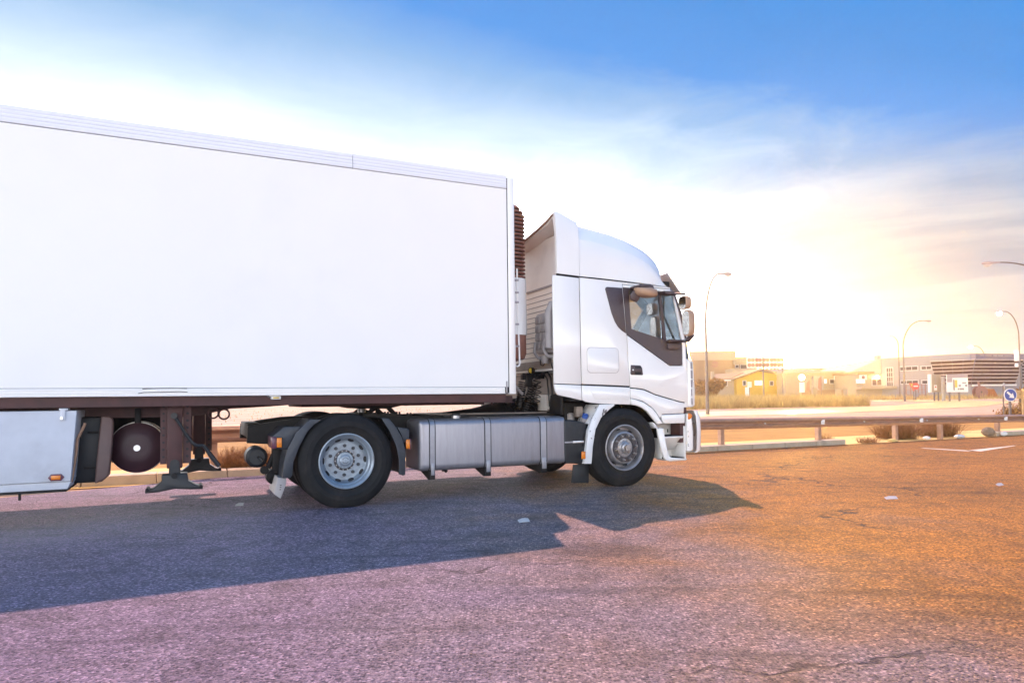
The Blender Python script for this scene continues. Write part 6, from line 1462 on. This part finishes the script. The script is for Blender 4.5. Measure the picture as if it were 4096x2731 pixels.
# timber sign frame on the right
w0, w1 = (23.835, 33.0, 1.341), (25.97, 33.0, 0.942)
tf = empty('timber_sign', (w0[0]+0.5, 33, 0)); tag(tf, 'horizontal timber board frame on posts at the right edge behind the arrow sign', 'sign board'); o_ = tuple(tf.location)
for za, zb_ in ((0.52, 1.0), (0.0, 0.46)):
    MB().box(w0[0], w1[0], 33, 33.06, lerp(w1[2], w0[2], za), lerp(w1[2], w0[2], zb_)).build('plank', 'wood', tf, off=o_, bevel=0.008, smooth=0)
for px_ in ((24.626, 33.0, 0.861), (25.725, 33.0, 0.849)):
    MB().box(px_[0]-0.05, px_[0]+0.05, 32.9, 32.99, -0.1, w0[2]+0.06).build('post', 'wood', tf, off=o_, smooth=0)

# ------------------------------------------------------------------ vegetation
def tri_cloud(name, mat, pts, size, parent=None, off=(0, 0, 0), flat=0.5):
    m = MB()
    for p in pts:
        s = size*random.uniform(0.6, 1.4)
        u = Vector((random.gauss(0, 1), random.gauss(0, 1), random.gauss(0, 1))).normalized(); v = u.orthogonal().normalized(); q = u.cross(v)
        a = random.uniform(0, 6.28); e1 = v*math.cos(a)+q*math.sin(a); e2 = u.cross(e1)
        m.add([Vector(p)-e1*s, Vector(p)+e2*s*flat, Vector(p)+e1*s, Vector(p)-e2*s*flat], [(0, 1, 2, 3)])
    return m.build(name, mat, parent, off=off, smooth=0)
# round tree by the house
tb_ = (28.295, 98.0, 1.07)
tree = empty('leafy_tree', (tb_[0], 98, zt(98)-0.2)); tag(tree, 'rounded bushy tree between street lamp and ochre house', 'tree')
ttop = (28.428, 98.0, 3.94)[2]-tree.location.z; tr_ = ((30.55, 98.0, 2.479)[0]-(25.886, 98.0, 2.532)[0])/2
tk_ = MB().tube([(0, 0, 0), (0.05, 0, 0.8), (-0.05, 0, 1.6), (0, 0, 2.6)], [0.22, 0.18, 0.14, 0.06], 8)
for a in range(0, 360, 60): tk_.tube([(0, 0, 1.2), (math.cos(rad(a))*1.1, math.sin(rad(a))*1.1, 2.1), (math.cos(rad(a))*1.9, math.sin(rad(a))*1.9, 3.0)], [0.09, 0.06, 0.02], 6)
tk_.build('trunk', 'bark', tree)
pts = []
lobes = [(random.uniform(-0.6, 0.6)*tr_, random.uniform(-0.5, 0.5)*tr_, ttop*random.uniform(0.35, 0.8), random.uniform(0.28, 0.45)*tr_) for _ in range(16)]
for cx_, cy_, cz_, r_ in lobes:
    for _ in range(330):
        d_ = Vector((random.gauss(0, 1), random.gauss(0, 1), random.gauss(0, 0.8))).normalized()*r_*random.uniform(0.6, 1.02)
        z_ = cz_+d_.z
        if 0.25 < z_: pts.append((cx_+d_.x, cy_+d_.y, z_))
tri_cloud('crown', 'leaf', pts, 0.16, tree)
# dry bushes
def dry_bush(base, w_, h_, n, label, thick=0.006):
    t = empty('dry_bush', base); tag(t, label, 'bush', 'dry bushes by the crash barrier')
    m = MB()
    for _ in range(n):
        a = random.uniform(0, 6.28); l = random.uniform(0.5, 1.0)*h_; ln = random.uniform(0.05, 1.0)
        b0_ = Vector((random.uniform(-0.25, 0.25)*w_, random.uniform(-0.2, 0.2)*w_, 0)); tip = b0_ + Vector((math.cos(a)*w_*0.5*ln, math.sin(a)*w_*0.4*ln, l*(1.05-0.35*ln)))
        mid = b0_.lerp(tip, 0.5) + Vector((random.gauss(0, .02), random.gauss(0, .02), 0.06*h_))
        s_ = Vector((-math.sin(a), math.cos(a), 0))*thick
        m.add([b0_-s_, b0_+s_, mid+s_*0.8, mid-s_*0.8, tip], [(0, 1, 2, 3), (3, 2, 4)])
        for _k in range(2):
            p_ = b0_.lerp(tip, random.uniform(0.4, 0.95)); q_ = p_ + Vector((random.gauss(0, .05)*w_, random.gauss(0, .05)*w_, random.uniform(0.05, 0.16)*h_))
            m.add([p_-s_*0.5, p_+s_*0.5, q_], [(0, 1, 2)])
    m.build('twigs', 'bush', t, smooth=0); return t
bb_ = (-4.61, 11.313)
dry_bush((bb_[0], bb_[1]+0.45, -0.02), 1.5, 0.52, 1500, 'rusty orange dry bush seen under the trailer by the barrier')
b2_ = (-4.218, 11.657)
dry_bush((b2_[0]+0.15, b2_[1]+0.5, -0.02), 0.9, 0.25, 500, 'small low dry bush behind the tractor tail')
b3 = rail_xy(17.25, 0.9); dry_bush((*b3, -0.02), 1.7, 0.62, 900, 'dry straw bush under the barrier left of the middle post')
b4 = rail_xy(19.1, 1.0); dry_bush((*b4, -0.02), 1.9, 0.62, 900, 'dry straw bush under the barrier right of the middle post')
b5 = rail_xy(13.9, 0.4); dry_bush((*b5, -0.02), 0.6, 0.28, 160, 'tiny dry tuft behind the kerb beyond the truck')
b6_ = rail_xy(15.2, 0.2); dry_bush((*b6_, -0.04), 0.9, 0.22, 160, 'flat dry tuft lying in the first kerb gap')
# hedge under the timber sign
hp0 = (26.483, 36.0, 0.835)
pts = [(random.uniform(-0.5, 4.0), random.gauss(0, 0.35), abs(random.gauss(0, 0.24))+0.05*math.sin(7*_)) for _ in range(5200)]
hd_ = empty('hedge', (hp0[0], 36, 0.0)); tag(hd_, 'dark low hedge under the timber sign at the right edge', 'hedge')
tri_cloud('foliage', 'leaf', pts, 0.07, hd_)
# agave-like plant above the timber frame
pl0 = (27.578, 37.0, 1.362)
ag = empty('spiky_plant', (pl0[0], 37, 0)); tag(ag, 'spiky leaved plant standing above the timber sign', 'plant')
MB().cyl((0, 0, 0), (0, 0, pl0[2]-0.15), 0.12, n=8).build('stem', 'bark', ag)
for k in range(26):
    a = random.uniform(0, 6.28); el = random.uniform(0.2, 1.2); L_ = random.uniform(0.4, 0.7)
    d_ = Vector((math.cos(a)*math.cos(el), math.sin(a)*math.cos(el), math.sin(el))); s_ = Vector((-math.sin(a), math.cos(a), 0))*0.035
    b_0 = Vector((0, 0, pl0[2]-0.2))
    MB().add([b_0-s_, b_0+s_, b_0+d_*L_*0.6+s_*1.1, b_0+d_*L_*0.6-s_*1.1, b_0+d_*L_-Vector((0, 0, .08))], [(0, 1, 2, 3), (3, 2, 4)]).build('leaf', 'leaf', ag, smooth=0)
# dry grass on the island and in the field
def grass(name, region, n, hmin, hmax, wd, label=None):
    m = MB()
    for _ in range(n):
        x, y = region(); h = random.uniform(hmin, hmax)*(0.6+0.6*random.random()); a = random.uniform(0, 6.28)
        dx, dy = math.cos(a)*wd, math.sin(a)*wd; lx_, ly_ = random.gauss(0, 0.22)*h, random.gauss(0, 0.22)*h
        z0 = zt(y)-0.06
        m.add([(x-dx, y-dy, z0), (x+dx, y+dy, z0), (x+lx_, y+ly_, z0+h)], [(0, 1, 2)])
    o = m.build(name, 'drygrass', None, smooth=0); o['kind'] = 'stuff'; return o
iA, iB, iC, iD = (11.317, 56.215, 0.195), (32.242, 61.615, 0.259), (38.478, 82.113, 0.505), (21.196, 105.156, 0.782)
def region_island():
    u, v = random.random(), random.random()**1.4
    ax, ay = lerp(iA[0], iB[0], u), lerp(iA[1], iB[1], u); bx_, by_ = lerp(iD[0], iC[0], u), lerp(iD[1], iC[1], u)
    return lerp(ax, bx_, v), lerp(ay, by_, v)
grass('island_grass', region_island, 26000, 0.25, 1.15, 0.035)
def region_field():
    x = random.uniform(-70, 8); y = random.uniform(30, 70); return x, y
grass('field_grass', region_field, 2500, 0.06, 0.22, 0.03)
def region_far():
    return random.uniform(20, 70), random.uniform(86, 106)
grass('verge_grass', region_far, 6000, 0.2, 0.8, 0.04)
# stones and litter at the foot of the barrier
def rock(loc, r, label, mat='stone', name='stone', sq=0.6):
    m = MB(); rings = []
    for k in range(5):
        ph = -1.2 + 2.4*k/4; rr_ = r*math.cos(ph)
        rings.append([(rr_*math.cos(2*math.pi*j/9)*random.uniform(0.8, 1.15), rr_*math.sin(2*math.pi*j/9)*0.7*random.uniform(0.8, 1.15), r*sq*(0.9+math.sin(ph))) for j in range(9)])
    o = m.loft(rings).build(name, mat, None, smooth=0); o.location = loc; return tag(o, label, 'stone', 'stones along the barrier')
rock((*rail_xy(15.65, -0.15), 0), 0.14, 'flat pale stone in the first kerb gap', 'concrete', sq=0.3)
rock((*rail_xy(17.05, -0.1), 0), 0.10, 'pale stone left of the middle barrier post', 'signwhite', sq=0.5)
rock((*rail_xy(18.25, -0.2), 0), 0.14, 'white stone right of the middle barrier post', 'signwhite', sq=0.4)
rock((*rail_xy(19.75, -0.05), 0), 0.20, 'large rough brown rock below the barrier', 'stone', sq=0.7)
rock((*rail_xy(20.2, -0.2), 0), 0.10, 'small white stone beside the large brown rock', 'signwhite', sq=0.7)
def litter(p, sx, sy, rz, label):
    o = MB().loft([[(-sx, -sy, 0.004), (-sx, sy, 0.02), (-sx*0.2, sy, 0.035), (-sx*0.2, -sy, 0.01)], [(sx, -sy*0.8, 0.006), (sx, sy*0.7, 0.03), (sx*0.9, sy*0.7, 0.034), (sx*0.9, -sy*0.8, 0.01)]]).build('paper_scrap', 'paper', None, smooth=0)
    o.location = (*p, 0.003); o.rotation_euler = (0, 0, rz); tag(o, label, 'litter', 'litter on the lot')
litter((0.098, 6.655), 0.055, 0.03, 0.3, 'white paper scrap in the shadow beside the tractor')
litter((4.316, 7.845), 0.07, 0.025, 0.0, 'white paper scrap on the open lot to the right')
litter((6.298, 8.88), 0.07, 0.02, 0.5, 'white paper scrap near the right edge of the lot')
litter((-3.149, 7.893), 0.045, 0.022, 0.2, 'small pale scrap in the shadow behind the rear wheel')

# ------------------------------------------------------------------ haze: one closed box of thin golden air round the whole place
hz = MB().box(-425, 425, -125, 485, -1.1, 15.5).build('haze', 'gap', None, smooth=0)
hm = bpy.data.materials.new('haze_air'); hm.use_nodes = True; k = NT(hm.node_tree); k.n.clear()
ho_ = k.node('ShaderNodeOutputMaterial'); pv = k.node('ShaderNodeVolumePrincipled')
pv.inputs['Color'].default_value = (1.0, 0.91, 0.76, 1); pv.inputs['Density'].default_value = HAZE_DENSITY; pv.inputs['Anisotropy'].default_value = 0.86
k.l.new(pv.outputs[0], ho_.inputs['Volume']); hz.data.materials[0] = hm; hz['kind'] = 'stuff'
scene.cycles.volume_bounces = 1
